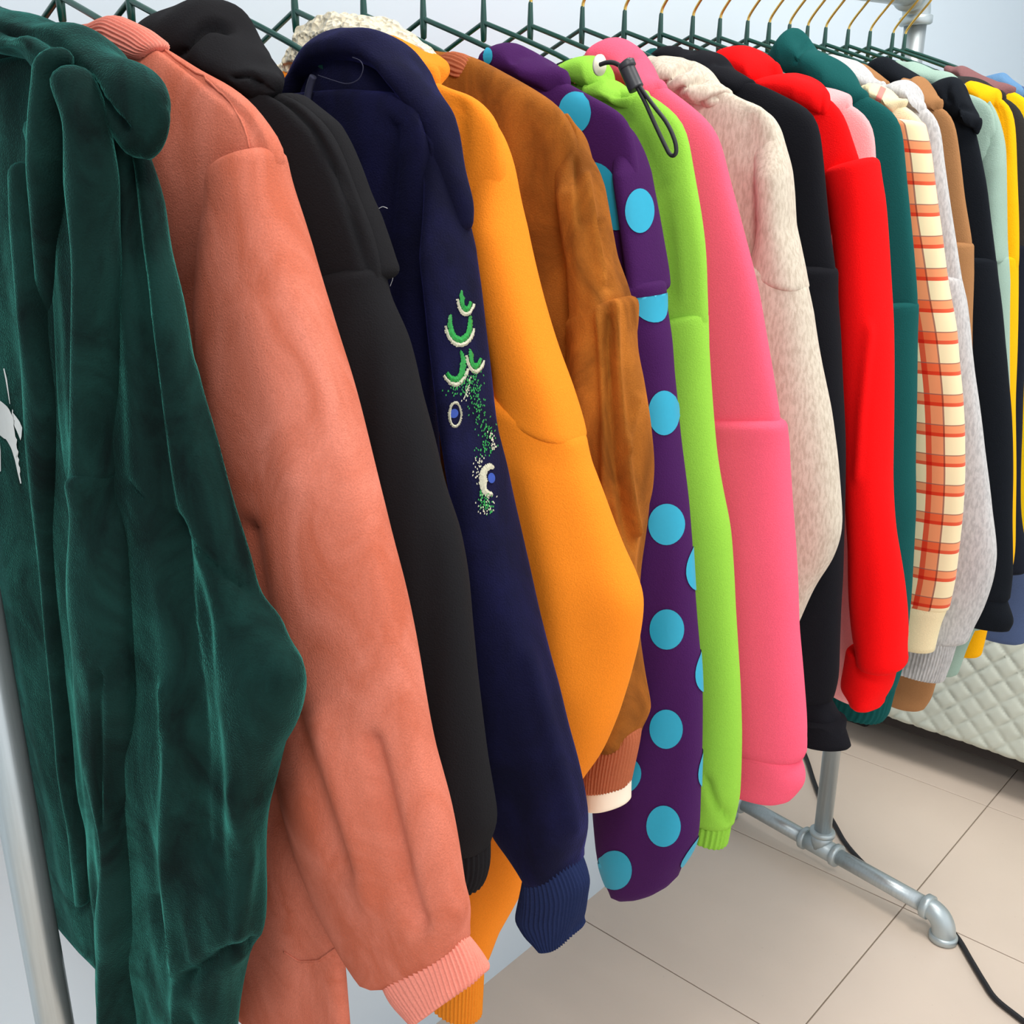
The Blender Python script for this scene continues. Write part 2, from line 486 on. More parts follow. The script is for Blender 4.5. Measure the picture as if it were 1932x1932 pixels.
tag(mesh_obj('wall_far_end', *box_data(WX, 2.9, 4.0, 4.12, 0, 3.0), M_wall, smooth=False), kind='structure')

tag(mesh_obj('wall_near_light_block', *box_data(WX, 2.9, -1.92, -1.8, 0, 3.0), M_wall, smooth=False), kind='structure')  # unseen wall, added to block world light from the near side
tag(mesh_obj('ceiling', *box_data(WX - .12, 2.9, -1.92, 4.12, 3.0, 3.1), M_wall, smooth=False), kind='structure')  # unseen, added to cut world light from above and deepen contrast

M_lamp_frame = plain('white_lamp_frame', (236, 238, 240), .5)
NL = NT('lamp_diffuser'); NL.b.inputs['Base Color'].default_value = (.9, .9, .9, 1); NL.b.inputs['Emission Color'].default_value = (1, .97, .93, 1); NL.b.inputs['Emission Strength'].default_value = 2.0
for (lx, ly), lab in (((.75, 1.5), 'square ceiling light panel above the hanging garments'), ((1.35, -.6), 'unseen square light panel added to brighten the near end of the room')):  # the second panel is an added fixture for the near fill lamp
    lp = empty('ceiling_lamp', (lx, ly, 2.94), lab, 'lamp')
    mesh_obj('housing', *box_data(lx - .38, lx + .38, ly - .38, ly + .38, 2.955, 3.0, .006), M_lamp_frame, lp, smooth=False)
    mesh_obj('diffuser', *box_data(lx - .355, lx + .355, ly - .355, ly + .355, 2.94, 2.956, .003), NL.m, lp, smooth=False)

# ------------------------------------------------------------------ quilted sofa at the far end
M_quilt = plain('quilted_sage_cover', (206, 210, 196), .8, noise=.05, nscale=40, spec=.25)
M_leg = plain('dark_sofa_base', (34, 26, 24), .7)
SY = 2.30
sofa = empty('quilted_sofa', (.6, SY + .4, 0), 'pale sage quilted sofa with diamond stitching behind the rack', 'sofa')
def quilt(x0, x1, z0, z1, y, depth, cell=.052):
    nx = int((x1 - x0) / .0045); nz = int((z1 - z0) / .0045); V = []; Fc = []
    xs = np.linspace(x0, x1, nx + 1); zs = np.linspace(z0, z1, nz + 1)
    X, Z = np.meshgrid(xs, zs, indexing='ij')
    a = (X + Z * .9) / cell; c = (X - Z * .9) / cell
    da = np.abs(a - np.round(a)); dc = np.abs(c - np.round(c))
    h = 1 - np.exp(-da / .09); h = np.minimum(h, 1 - np.exp(-dc / .09)) * (1 + .25 * wav(5, np.stack([X, Z, Z], -1), (30, 30, 0)))
    edge = np.minimum(np.minimum(X - x0, x1 - X), np.minimum(Z - z0, z1 - Z))
    Yv = y - .007 * h + .05 * np.clip(1 - edge / .035, 0, 1) ** 2.2
    V = np.stack([X, Yv, Z], -1).reshape(-1, 3)
    i = np.arange(nx)[:, None]; j = np.arange(nz)[None]; w = nz + 1
    Fc = np.stack([i * w + j, i * w + w + j, i * w + w + j + 1, i * w + j + 1], -1).reshape(-1, 4).tolist()
    bv, bf = box_data(x0, x1, y + .05, y + depth, z0, z1, .02)
    return merge((V, Fc), (bv, bf))
put_q = lambda nm, d: mesh_obj(nm, d[0], d[1], M_quilt, sofa)
put_q('quilted_front', quilt(-.215, 1.45, .092, .47, SY, .12))
put_q('seat_cushion', box_data(-.215, 1.45, SY + .03, SY + .72, .40, .56, .03))
put_q('backrest', quilt(-.215, 1.45, .50, .93, SY + .62, .2))
for x in (-.17, .6, 1.38):
    for y in (SY + .14, SY + .72):
        mesh_obj('leg', *box_data(x - .03, x + .03, y - .03, y + .03, 0, .10, .004), M_leg, sofa, smooth=False)
mesh_obj('base_frame', *box_data(-.20, 1.43, SY + .04, SY + .78, .066, .11, .005), M_leg, sofa, smooth=False)

# ------------------------------------------------------------------ pipe clothes rack
def galv():
    N = NT('galvanised_pipe'); b = N.b; c = lin((190, 198, 200))
    tc = N.n('ShaderNodeTexCoord'); mp = N.n('ShaderNodeMapping'); mp.inputs['Scale'].default_value = (1, 1, .05)
    no = N.n('ShaderNodeTexNoise'); no.inputs['Scale'].default_value = 260; no.inputs['Detail'].default_value = 4
    N.l(tc.outputs['Object'], mp.inputs[0]); N.l(mp.outputs[0], no.inputs['Vector'])
    N.l(N.mix(no.outputs[0], scale(c, .8), scale(c, 1.12)), b.inputs['Base Color'])
    b.inputs['Metallic'].default_value = .75; b.inputs['Roughness'].default_value = .38
    bp = N.n('ShaderNodeBump'); bp.inputs['Strength'].default_value = .12; bp.inputs['Distance'].default_value = .001
    N.l(no.outputs[0], bp.inputs['Height']); N.l(bp.outputs[0], b.inputs['Normal'])
    return N.m
M_pipe = galv()
M_fit = plain('cast_pipe_fitting', (182, 192, 194), .42, .65, noise=.06, nscale=60)
RZ, PR = 1.587, .0158
YN, YF = .256, 1.830
rack = empty('clothes_rack', (0, (YN + YF) / 2, 0), 'galvanised pipe clothes rack carrying the row of hoodies', 'clothes rack')
def tube(name, pts, r, mat, parent, n=20, label=None):
    v, f = tube_data(pts, r, n); o = mesh_obj(name, v, f, mat, parent)
    if label: o['label'] = label
    return o
tube('rail', [(0, YN + .03, RZ), (0, YF - .03, RZ)], PR, M_pipe, rack)
def elbow(p0, pc, p1, r=.0195):
    """bent pipe fitting with a bead round each mouth"""
    p0, pc, p1 = (np.array(q, float) for q in (p0, pc, p1)); path = []
    for t in np.linspace(0, 1, 13): path.append((1 - t) ** 2 * p0 + 2 * t * (1 - t) * pc + t * t * p1)
    d0 = (p0 - pc) / np.linalg.norm(p0 - pc); d1 = (p1 - pc) / np.linalg.norm(p1 - pc)
    ring = lambda c, d: tube_data([c - d * .007, c - d * .005, c + d * .005, c + d * .007], [.0205, .0232, .0232, .0205], 24)
    return merge(tube_data(path, r, 24), ring(p0, d0), ring(p1, d1))
for y, s in ((YN, 1), (YF, -1)):
    mesh_obj('elbow_fitting', *elbow((0, y + s * .034, RZ), (0, y, RZ), (0, y, RZ - .034)), M_fit, rack)
def foot(xb, yb, ang):
    ca, sa = math.cos(ang), math.sin(ang); z = .052
    P = lambda d, zz=z: (xb + ca * d, yb + sa * d, zz)
    a, e = -.185, .215
    ring = lambda c, d: tube_data([np.array(c) - np.array(d) * .006, np.array(c) - np.array(d) * .004, np.array(c) + np.array(d) * .004, np.array(c) + np.array(d) * .006], [.0205, .0232, .0232, .0205], 24)
    dr = (ca, sa, 0)
    mesh_obj('tee_fitting', *merge(tube_data([P(-.036), P(.036)], .0198, 24), tube_data([P(0), P(0, z + .036)], .0198, 24),
             ring(P(-.034), dr), ring(P(.034), dr), ring(P(0, z + .034), (0, 0, 1))), M_fit, rack)
    tube('foot_pipe', [P(a), P(-.03)], PR, M_pipe, rack); tube('foot_pipe', [P(.03), P(e)], PR, M_pipe, rack)
    for d, s in ((e, 1), (a, -1)):
        mesh_obj('foot_elbow', *elbow(P(d), P(d + s * .034), P(d + s * .034, .008)), M_fit, rack)
FA = math.atan2(-.0645, .393)
foot(.012, 1.818, FA); foot(.0, YN, .03)
tube('upright', [(.012, 1.818, .08), (0, YF, RZ - .03)], PR, M_pipe, rack, 24)
tube('upright', [(0, YN, .08), (0, YN, RZ - .03)], PR, M_pipe, rack, 24)

# ------------------------------------------------------------------ hangers
M_coat = plain('green_vinyl_coating', (8, 66, 56), .32, coat=.2)
M_brass = plain('brass_wire', (222, 184, 96), .25, .9)
JZ = 1.512
JY = dict(green=.318, salmon=.382, black=.437, navy=.515, orange=.590, brown=.666, purple=.739, lime=.821, pink=.891, beige=.976,
          black2=1.052, red=1.123, blush=1.190, teal=1.251, plaid=1.317, grey=1.372, camel=1.426, black3=1.477, sage=1.530,
          yellow=1.600, charcoal=1.672, mustard=1.752, denim=1.797)
WHO = dict(green='the dark green velour hoodie in front', salmon='the salmon velour bomber', black='the black hoodie behind the salmon bomber',
           navy='the navy hoodie with peacock embroidery', orange='the orange hoodie with cream sherpa lining', brown='the caramel brown velour bomber',
           purple='the purple hoodie with blue dots', lime='the lime green hoodie', pink='the hot pink hoodie', beige='the oatmeal beige hoodie',
           black2='the black hoodie beside the red one', red='the bright red hoodie', blush='the blush pink sweatshirt', teal='the dark teal hoodie',
           plaid='the cream and red plaid shirt', grey='the light grey hoodie', camel='the camel brown jacket', black3='the black hoodie after the camel jacket',
           sage='the sage green sweatshirt', yellow='the golden yellow hoodie', charcoal='the charcoal hoodie behind the golden yellow one',
           mustard='the mustard jacket with maroon collar', denim='the denim blue hoodie at the far end')
h_parts = None
for key, y in JY.items():
    h = empty('clothes_hanger', (0, y, JZ), 'green coated wire hanger with brass hook holding ' + WHO[key], 'hanger', 'hangers on the rack rail')
    if h_parts is None:
        h0 = h; O = np.array([0, y, JZ])
        hook = smooth_path([(0, 0, .018), (.0015, 0, .026), (.009, 0, .037), (.020, 0, .050), (.031, 0, .064), (.037, 0, .079), (.030, 0, .0905), (.010, 0, .0945), (-.012, 0, .092), (-.026, 0, .082), (-.029, 0, .073)], 40)
        mesh_obj('hook', *tube_data(hook + O, .0017, 8), M_brass, h, smooth=True)
        mesh_obj('neck', *tube_data(np.array([(0, 0, -.017), (0, 0, -.0155), (0, 0, -.004), (0, 0, .004), (0, 0, .020), (0, 0, .0215)]) + O, [.0012, .0027, .0032, .003, .0023, .0018], 10), M_coat, h)
        for s in (1, -1):
            p = smooth_path([(0, 0, 0), (s * .008, 0, -.0030), (s * .06, 0, -.0245), (s * .10, 0, -.043), (s * .135, 0, -.066), (s * .155, 0, -.092), (s * .15, 0, -.106)], 24)
            mesh_obj('shoulder_arm', *tube_data(p + O, .0023, 8), M_coat, h)
        mesh_obj('trouser_bar', *tube_data(np.array([(-.15, 0, -.106), (0, 0, -.108), (.15, 0, -.106)]) + O, .0024, 8), M_coat, h)
        h_parts = list(h.children)
    else:
        for c in h_parts:
            k = c.copy(); COL.objects.link(k); k.parent = h

# ------------------------------------------------------------------ garments
LAST = {}
def put_pair(name, rows, mat, g, kw, lkw=None, label=None, lrows=None):
    gr, gl = LAST.get(g.name, (g, g)) if name == 'cuff' else (g, g)
    lf = loft(rows, **kw); o = put(name, lf, mat, gr, label)
    k2 = dict(kw); k2.update(n=max(10, kw.get('n', 50) // 2), M=(kw.get('M', 44) // 2 if not kw.get('rib') else kw.get('M')), folds=(), mirror=True); k2.update(lkw or {})
    o2 = put(name, loft(lrows or rows, **k2), mat, gl)
    if name == 'sleeve': LAST[g.name] = (o, o2)
    return lf
def body(g, Y, edge, hem, mat, bs=.021, btop=.010, seed=3, amp=.003, xb=.19, folds=(), n=80, M=72, yo=0.0, ff=(30, 30, 5), tailx=None, lf=1.0):
    E = interp_rows(np.asarray(edge, float), 26, 1); R3 = ony(E, np.full(len(E), Y + yo))
    th = np.arange(40) / 40 * 2 * math.pi
    for it in range(8):
        zt = R3[:, 2].max(); bb = np.interp(zt - R3[:, 2], [0, .07], [btop, bs])
        L3 = R3.copy(); L3[:, 0] = np.maximum(-R3[:, 0], -.222)
        q = proj(ring_pts(L3, R3, bb, th, 2.6)); er = (q[..., 0].max(1) - E[:, 0])
        k = (proj(R3 + [.01, 0, 0]) - proj(R3))[:, 0] / .01
        R3[:, 0] -= np.clip(.7 * er / k, -.03, .03)
    R3[:, 0] = np.maximum(R3[:, 0], .05)
    zt = R3[0, 2]; xs, zs = R3[-1, 0], R3[-1, 2]
    rows = [(R3[0, 0] * .8, zt + .004)] + [(p[0], p[2]) for p in R3]
    tail = tailx or [(xs * .45 + xb * .55, zs - .05), (xb, zs - .12), (xb + .005, (zs + hem) / 2), (xb + .0, hem + .05), (xb - .008, hem)]
    rows += tail
    W6 = [(max(-x * (lf if z > R3[-1, 2] else 1), -.222), Y + yo, z, x, Y + yo, z) for x, z in rows]
    zz = np.array([r[1] for r in rows]); xx = np.array([r[0] for r in rows])
    d = np.r_[0, np.cumsum(np.hypot(np.diff(xx), np.diff(zz)))]; d /= d[-1]
    bp = list(zip(d, np.interp(zt - zz, [0, .07, .3, 1], [btop, bs, bs * 1.05, bs * 1.1])))
    lf = loft(world=W6, b=bp, n=n, M=M, ex=2.6, amp=amp, ff=ff, seed=seed, folds=folds, ends=(('round', .008), ('open', .02)))
    put('body', lf, mat, g)
    return lf
def thing(name, label, cat, Y, hem=.8):
    return empty(name, (0, Y, hem), label, cat, 'garments hanging on the rack')
def panel(g, rows, Y, mat, name='shoulder_panel', tuck=1.0, **kw):
    rows = [tuple(r) for r in rows]
    for i, (dx, dy) in enumerate(((24, 22), (15, 10), (6, 4))): rows[i] = (rows[i][0] - dx * tuck, rows[i][1] + dy * tuck, rows[i][2] - dx * tuck * .6, rows[i][3] + dy * tuck)
    a = dict(Y=Y, yo=[(0, .012), (.12, .009), (.38, 0), (1, 0)], b=[(0, .003), (.12, .010), (.38, .023), (1, .027)], n=60, M=48, ex=2.3, amp=.002, seed=17, minw=.03, ends=(('round', .008), ('round', .006))); a.update(kw)
    lf = loft(rows, **a); put(name, lf, mat, g); return lf
def hood(g, rows, Y, mat, b=.028, name='hood', left=True, label=None, **kw):
    a = dict(Y=Y, b=b if isinstance(b, list) else [(0, b * .5), (.2, b), (.65, b), (.88, b * .6), (1, b * .25)], n=34, M=30, ex=2.1, amp=.0025, ff=(45, 45, 45), seed=11, ends=(('round', .02), ('round', .02)))
    a.update(kw)
    lf = loft(rows, **a); put(name, lf, mat, g, label)
    if left: put(name, loft(rows, **{**a, 'mirror': True, 'n': 22, 'M': 20, 'folds': ()}), mat, g)
    return lf

VEL = dict(amp=.004, ff=(34, 34, 9))

def seam(g, S, pts, mat, r=.0011, name='seam', off=.0003):
    P = [S.px(p, off) for p in interp_rows(np.asarray(pts, float), 26, 1)]
    mesh_obj(name, *tube_data(P, r, 6), mat, g)


# 1 ---- dark green velour hoodie (front of the rack)
Y = .318
M_green = fabric('green_velour', (18, 52, 47), 'velour', (3, 13, 13), 1.35)
g = thing('velour_hoodie', 'dark green velour hoodie with white print at the near end of the rack', 'hoodie', Y, .85)
green_body = body(g, Y, [(150, 120), (205, 170), (250, 225), (279, 301), (290, 360)], .86, M_green, bs=.022, seed=21, amp=.005, xb=.155, M=96, n=110,
     tailx=[(.165, 1.33), (.155, 1.2), (.155, 1.0), (.15, .92), (.145, .868 - (.868 - on(1, Y, 60, 1759)[2]) * .55)])
sl = loft([(279, 290, 44, 240), (322, 467, 90, 453), (357, 598, 108, 590), (384, 709, 118, 700), (409, 817, 122, 800), (435, 926, 122, 900), (460, 1035, 124, 1000),
           (485, 1125, 122, 1100), (536, 1216, 115, 1180), (580, 1263, 112, 1232), (589, 1288, 116, 1270), (580, 1330, 124, 1322), (565, 1380, 134, 1390), (536, 1457, 150, 1480),
           (507, 1551, 176, 1560), (502, 1620, 178, 1640), (504, 1703, 174, 1720), (503, 1768, 174, 1790), (482, 1812, 178, 1850), (464, 1866, 186, 1900), (455, 1932, 192, 1960), (450, 1990, 205, 2020)],
          Y=Y - .004, b=[(0, .016), (.1, .02), (.5, .026), (.65, .03), (1, .024)], n=120, M=110, ex=2.5, yo=-.002, seed=5, amp=.0032, ff=(45, 45, 12), sm=3, minw=.05,
          folds=[([(245, 300), (262, 600), (300, 900), (345, 1200), (380, 1600)], 16, -.010), ([(330, 1000), (380, 1180), (400, 1400), (410, 1650)], 22, -.008),
                 ([(410, 700), (470, 1000), (540, 1240)], 30, .004), ([(344, 1848), (413, 1804), (482, 1783)], 10, -.009), ([(320, 1300), (322, 1500), (330, 1780), (345, 1932)], 14, .008),
                 ([(440, 1500), (470, 1620), (450, 1760)], 16, .005), ([(300, 1700), (330, 1850), (360, 1932)], 12, -.006), ([(245, 912), (330, 1003), (400, 1065), (468, 1112)], 5, -.004)])
put('sleeve', sl, M_green, g)
put('sleeve', loft([(300, 300, .07), (350, 600, .08), (480, 1100, .09), (560, 1280, .1), (505, 1600, .09), (480, 1850, .07)], Y=Y, b=.025, n=50, M=40, mirror=True, seed=6), M_green, g)
# standing pleat along the front of the sleeve: shoulder part and lower part meet in the armhole seam
put('shoulder_pleat', loft([(150, 150, 128, 165), (205, 210, 118, 235), (226, 330, 116, 350), (231, 500, 132, 510), (230, 700, 138, 700), (234, 820, 134, 830), (239, 893, 126, 896)],
    Y=Y - .034, b=[(0, .012), (.3, .015), (1, .017)], n=60, M=40, ex=2.3, seed=8, amp=.0018, ff=(60, 60, 14), ends=(('round', .012), ('round', .006))), M_green, g)
put('sleeve_pleat', loft([(243, 903, 121, 906), (250, 962, 125, 970), (264, 1017, 127, 1030), (272, 1143, 131, 1150), (279, 1288, 138, 1290), (272, 1413, 155, 1420), (278, 1558, 180, 1560), (279, 1703, 176, 1710), (280, 1760, 176, 1780), (272, 1830, 186, 1850), (262, 1932, 196, 1945), (258, 1990, 205, 2000)],
    Y=Y - .036, b=[(0, .02), (.3, .021), (1, .02)], n=90, M=48, ex=2.3, seed=9, amp=.0024, ff=(60, 60, 16), ends=(('round', .007), ('round', .012)),
    folds=[([(188, 1268), (186, 1400), (188, 1558)], 6, -.006), ([(225, 960), (235, 1200), (240, 1500)], 14, .003)]), M_green, g)
put('front_fold', loft([(112, 118, 88, 128), (121, 150, 70, 170), (114, 250, 66, 262), (106, 340, 72, 350), (100, 480, 76, 490), (96, 600, 82, 600)], Y=Y - .036, yo=[(0, 0), (.4, 0), (1, .016)], b=[(0, .011), (.4, .011), (1, .005)], n=34, M=28, seed=12, amp=.001, ends=(('round', .012), ('round', .008))), M_green, g)
put('front_fold', loft([(64, 330, 20, 330), (100, 560, 36, 560), (124, 760, 44, 770), (122, 960, 54, 980), (128, 1180, 84, 1190), (150, 1480, 116, 1490), (176, 1600, 130, 1610), (170, 1700, 140, 1705)], Y=Y - .026, b=[(0, .008), (.2, .012), (.8, .012), (1, .005)], n=60, M=28, seed=13, amp=.002, ends=(('round', .012), ('round', .012))), M_green, g)
hood(g, [(-150, -5, -150, 110), (0, 13, 0, 98), (90, 33, 92, 122), (163, 69, 150, 160), (217, 105, 190, 205), (272, 141, 228, 250), (300, 168, 252, 280), (308, 200, 276, 296)], Y - .012, M_green, b=.024,
     folds=[([(0, 50), (54, 54), (109, 83), (152, 130), (185, 185), (240, 240)], 9, -.007), ([(0, 80), (60, 85), (110, 120)], 9, .005)], n=60, M=50, left=False, ends=(('round', .02), ('round', .006)))
put('hood_lining', loft([(70, 92, -150, 95), (86, 140, -150, 150), (92, 210, -150, 230)], Y=Y + .004, b=.012, n=30, M=36, seed=19, amp=.002), M_green, g)
SB = Surf(green_body)
M_print = plain('white_print', (214, 216, 214), .7, noise=.06, nscale=200)
for A, B in (([(0, 753), (20, 768), (32, 800), (38, 845), (42, 890), (44, 912)], [(0, 818), (15, 828), (25, 845), (32, 868), (37, 892), (42, 912)]),
             ([(27, 772), (38, 790), (47, 806)], [(32, 800), (38, 815), (43, 830)]), ([(0, 820), (1, 850), (2, 890)], [(2, 820), (5, 850), (6, 888)]), ([(10, 695), (14, 715), (18, 738), (22, 762)], [(12, 695), (17, 715), (20, 738), (23, 762)])):
    v, f = SB.strip(A, B, .0015); mesh_obj('print', v, f, M_print, green_body.obj)
SS = Surf(sl)
# 2 ---- salmon velour bomber
Y = .382
M_salmon = fabric('salmon_velour', (218, 128, 106), 'velour', (200, 102, 74), .55)
M_salmon_rib = fabric('salmon_rib', (228, 138, 120), 'fleece')
g = thing('velour_bomber', 'salmon velour bomber with ribbed collar and cuff', 'jacket', Y, .8)
salb = body(g, Y, [(262, 62), (300, 78), (333, 104), (377, 127), (435, 159), (482, 196), (507, 235), (534, 275), (540, 310)], .80, M_salmon, bs=.022, btop=.012, seed=31, amp=.003, n=110, M=90, yo=.004,
     folds=[([(300, 90), (380, 150), (460, 215), (500, 290)], 5, -.003)], xb=.19,
     tailx=[(.205, 1.37), (.20, 1.28), (.20, 1.1), (.20, .95), (.235, .86), (.24, .72)])
sal = put_pair('sleeve', [(537, 292, 393, 360), (565, 380, 373, 405), (598, 482, 362, 507), (634, 587, 357, 590), (667, 700, 365, 705), (700, 832, 385, 840), (735, 960, 410, 960), (768, 1100, 435, 1100), (796, 1232, 462, 1240), (817, 1333, 485, 1345),
            (835, 1420, 505, 1440), (861, 1522, 527, 1530), (879, 1612, 562, 1620), (892, 1675, 598, 1710), (903, 1715, 630, 1775), (893, 1752, 664, 1835)], M_salmon, g,
    dict(Y=Y - .002, b=[(0, .023), (.12, .029), (.8, .031), (1, .026)], n=110, M=96, ex=2.4, seed=33, amp=.0036, ff=(34, 34, 8), sm=3, ends=(('round', .010), ('round', .016)),
         folds=[([(470, 1000), (520, 1250), (590, 1450), (650, 1640)], 20, -.006), ([(700, 1400), (740, 1560), (775, 1700), (790, 1745)], 18, -.009), ([(610, 1350), (650, 1500), (700, 1700)], 22, .005), ([(480, 600), (560, 900)], 40, .003)]))
put_pair('cuff', [(868, 1742, 700, 1832), (888, 1768, 712, 1856), (905, 1800, 740, 1890), (918, 1828, 775, 1932)], M_salmon_rib, g,
    dict(Y=Y - .002, b=[(0, .02), (1, .024)], n=22, M=300, ex=2.2, rib=60, amp=.0025, ff=(60, 60, 4), seed=35, ends=(('round', .004), ('open', .02))))
put('collar', loft([(120, 70, 130, 110), (180, 55, 185, 98), (203, 42, 208, 88), (217, 34, 220, 90), (240, 44, 236, 100), (270, 60, 258, 108), (296, 78, 272, 112)], Y=Y, b=.0115, n=40, M=180, ex=2.2, amp=0, rib=26, ends=(('round', .006), ('round', .006))), M_salmon_rib, g, 'ribbed salmon collar')
seam(g, Surf(salb), [(300, 86), (340, 118), (390, 150), (435, 190), (462, 240), (474, 285)], M_salmon, .0007)
seam(g, Surf(salb), [(535, 1795), (565, 1814), (602, 1812), (640, 1783)], M_salmon, .0008)

# 3 ---- black hoodie
Y = .443
M_black = fabric('black_fleece', (25, 24, 26), 'fleece')
g = thing('black_hoodie', 'black fleece hoodie between the salmon bomber and the navy hoodie', 'hoodie', Y)
body(g, Y, [(470, 150), (515, 164), (544, 176), (571, 193), (600, 217), (623, 238), (641, 275), (659, 326), (674, 373), (692, 410), (707, 460), (718, 510), (722, 535)], .84, M_black, bs=.024, btop=.014, seed=41, amp=.003, n=100, M=80,
     folds=[([(480, 150), (540, 190), (590, 240), (640, 330), (680, 450), (700, 520)], 6, -.006)])
panel(g, [(560, 186, 530, 190), (600, 217, 570, 226), (623, 238, 592, 256), (641, 275, 612, 292), (659, 326, 634, 336), (674, 373, 652, 382), (692, 410, 668, 420), (707, 460, 684, 468), (718, 510, 700, 516)], Y + .012, M_black, tuck=0, yo=0, b=[(0, .010), (1, .014)], seed=42, amp=.001)
blk = put_pair('sleeve', [(728, 515, .085), (736, 552, .09), (763, 632, .10), (800, 749, .11), (840, 911, .11), (866, 1010, .11), (884, 1110, .11), (897, 1232, .11), (907, 1350, .105), (915, 1449, .10), (926, 1540, .09), (930, 1570, .085), (918, 1598, .075)], M_black, g,
    dict(Y=Y, b=[(0, .025), (.15, .029), (1, .027)], n=80, M=64, seed=43, amp=.003, tilt=[(0, .25), (.12, 0), (1, 0)], ends=(('round', .008), ('round', .014))))
put_pair('cuff', [(914, 1592, .06), (914, 1640, .062), (909, 1668, .062), (898, 1684, .06)], M_black, g, dict(Y=Y, b=.021, n=14, M=160, rib=36, amp=.001, ends=(('round', .004), ('open', .02))))
hood(g, [(288, 64, 302, 78), (316, 29, 322, 108), (345, 10, 345, 125), (383, 2, 370, 138), (408, 8, 395, 150), (430, 48, 428, 165), (465, 87, 460, 178), (494, 130, 488, 178), (514, 160, 508, 174)], Y, M_black, b=.032, n=60, M=50,
     folds=[([(335, 103), (353, 74), (378, 54), (399, 46), (430, 52)], 7, -.010), ([(440, 145), (470, 140), (490, 158)], 6, -.006)])
M_thread = plain('loose_thread', (205, 205, 205), .8)
def thread(g, pts, Y, r=.00035, mat=None):
    P = smooth_path([on(1, Y, *p) for p in pts], 24); mesh_obj('loose_thread', *tube_data(P, r, 5), mat or M_thread, g)
thread(g, [(688, 365), (686, 380), (697, 392), (712, 394), (722, 390), (731, 393)], Y + .02, .0002)
thread(g, [(745, 502), (741, 525), (736, 540)], Y + .02, .0002)

# 4 ---- navy hoodie with peacock embroidery
Y = .515
M_navy = fabric('navy_velour', (20, 20, 54), 'velour', (12, 12, 34), .5)
M_navy_rib = fabric('navy_rib', (30, 40, 74), 'fleece')
g = thing('embroidered_hoodie', 'navy hoodie with green peacock feather embroidery on the sleeve', 'hoodie', Y)
body(g, Y, [(752, 172), (785, 184), (812, 222), (832, 275)], .84, M_navy, tailx=[(.215, 1.34), (.215, 1.2), (.225, 1.0), (.22, .84)], bs=.021, btop=.015, seed=51, amp=.003, n=90, M=80, lf=.1,
     folds=[([(735, 240), (720, 420), (735, 620)], 14, -.007), ([(805, 170), (812, 300), (818, 470)], 9, -.006)])
nav = put_pair('sleeve', [(806, 185, 785, 195), (828, 250, 804, 255), (846, 320, 812, 325), (860, 400, 815, 405), (870, 482, 817, 490), (888, 544, 818, 560), (905, 621, 819, 640), (925, 706, 822, 720), (938, 800, 834, 820), (962, 877, 846, 905), (983, 1000, 866, 1000), (1000, 1070, 876, 1090), (1018, 1150, 884, 1180), (1040, 1232, 893, 1260),
          (1060, 1304, 900, 1330), (1075, 1377, 908, 1400), (1093, 1449, 916, 1480), (1107, 1522, 930, 1550), (1113, 1576, 955, 1595), (1106, 1618, 980, 1640)], M_navy, g, lrows=[(868, 432, .05), (888, 544, .07), (925, 706, .08), (983, 1000, .08), (1040, 1232, .08), (1093, 1449, .08), (1106, 1618, .06)], kw=
    dict(Y=Y, yo=[(0, .012), (.06, .010), (.2, 0), (1, 0)], b=[(0, .003), (.06, .010), (.2, .025), (1, .028)], n=110, M=72, seed=53, amp=.0028, sm=3, ends=(('round', .008), ('round', .012)), folds=[([(1000, 1240), (1050, 1420), (1080, 1560)], 18, .004)]))
put_pair('cuff', [(1098, 1618, 986, 1638), (1110, 1645, 980, 1670), (1118, 1672, 972, 1705), (1112, 1705, 968, 1726), (1108, 1735, 990, 1742), (1100, 1766, 1024, 1764)], M_navy_rib, g,
    dict(Y=Y, b=.024, n=22, M=240, rib=48, amp=.002, ff=(60, 60, 4), seed=54, ends=(('round', .004), ('open', .02))), label='dark blue ribbed cuff')
hood(g, [(542, 172, 566, 182), (554, 141, 580, 155), (572, 112, 596, 135), (609, 83, 625, 115), (645, 69, 655, 107), (688, 61, 690, 108), (717, 65, 712, 118), (746, 83, 738, 140), (764, 105, 752, 152), (790, 134, 770, 172), (812, 167, 788, 206), (830, 217, 814, 228),
     (844, 261, 829, 270), (859, 308, 842, 316), (872, 355, 854, 362), (878, 392, 862, 398), (870, 422, 864, 423)], Y + .012, M_navy, b=[(0, .012), (.2, .022), (.5, .022), (.7, .014), (1, .008)], n=80, M=40, left=False)
put('hood_lining', loft([(700, 106, 620, 106), (742, 140, 582, 138), (765, 175, 566, 168), (780, 230, 556, 230), (786, 300, 556, 300), (790, 380, 560, 380)], Y=Y + .012, b=.014, n=40, M=40, seed=55, amp=.003, ends=(('round', .01), ('round', .01))), M_navy, g)
M_cord = plain('dark_cord', (40, 40, 62), .8, noise=.2, nscale=300)
P = smooth_path([on(1, Y - .018, *p) for p in ((591, 144), (586, 158), (581, 180), (579, 203))], 16); mesh_obj('drawstring', *tube_data(P, .0026, 8), M_cord, g)
thread(g, [(600, 142), (630, 152), (655, 158), (676, 150), (685, 130), (680, 115), (665, 108)], Y - .03, .0003, M_cord)
S4 = Surf(nav)
M_stg = plain('green_embroidery', (18, 140, 52), .4, noise=.45, nscale=500)
M_stw = plain('cream_embroidery', (188, 184, 160), .5, noise=.35, nscale=600)
M_stb = plain('blue_embroidery', (24, 62, 150), .4, noise=.2, nscale=500)
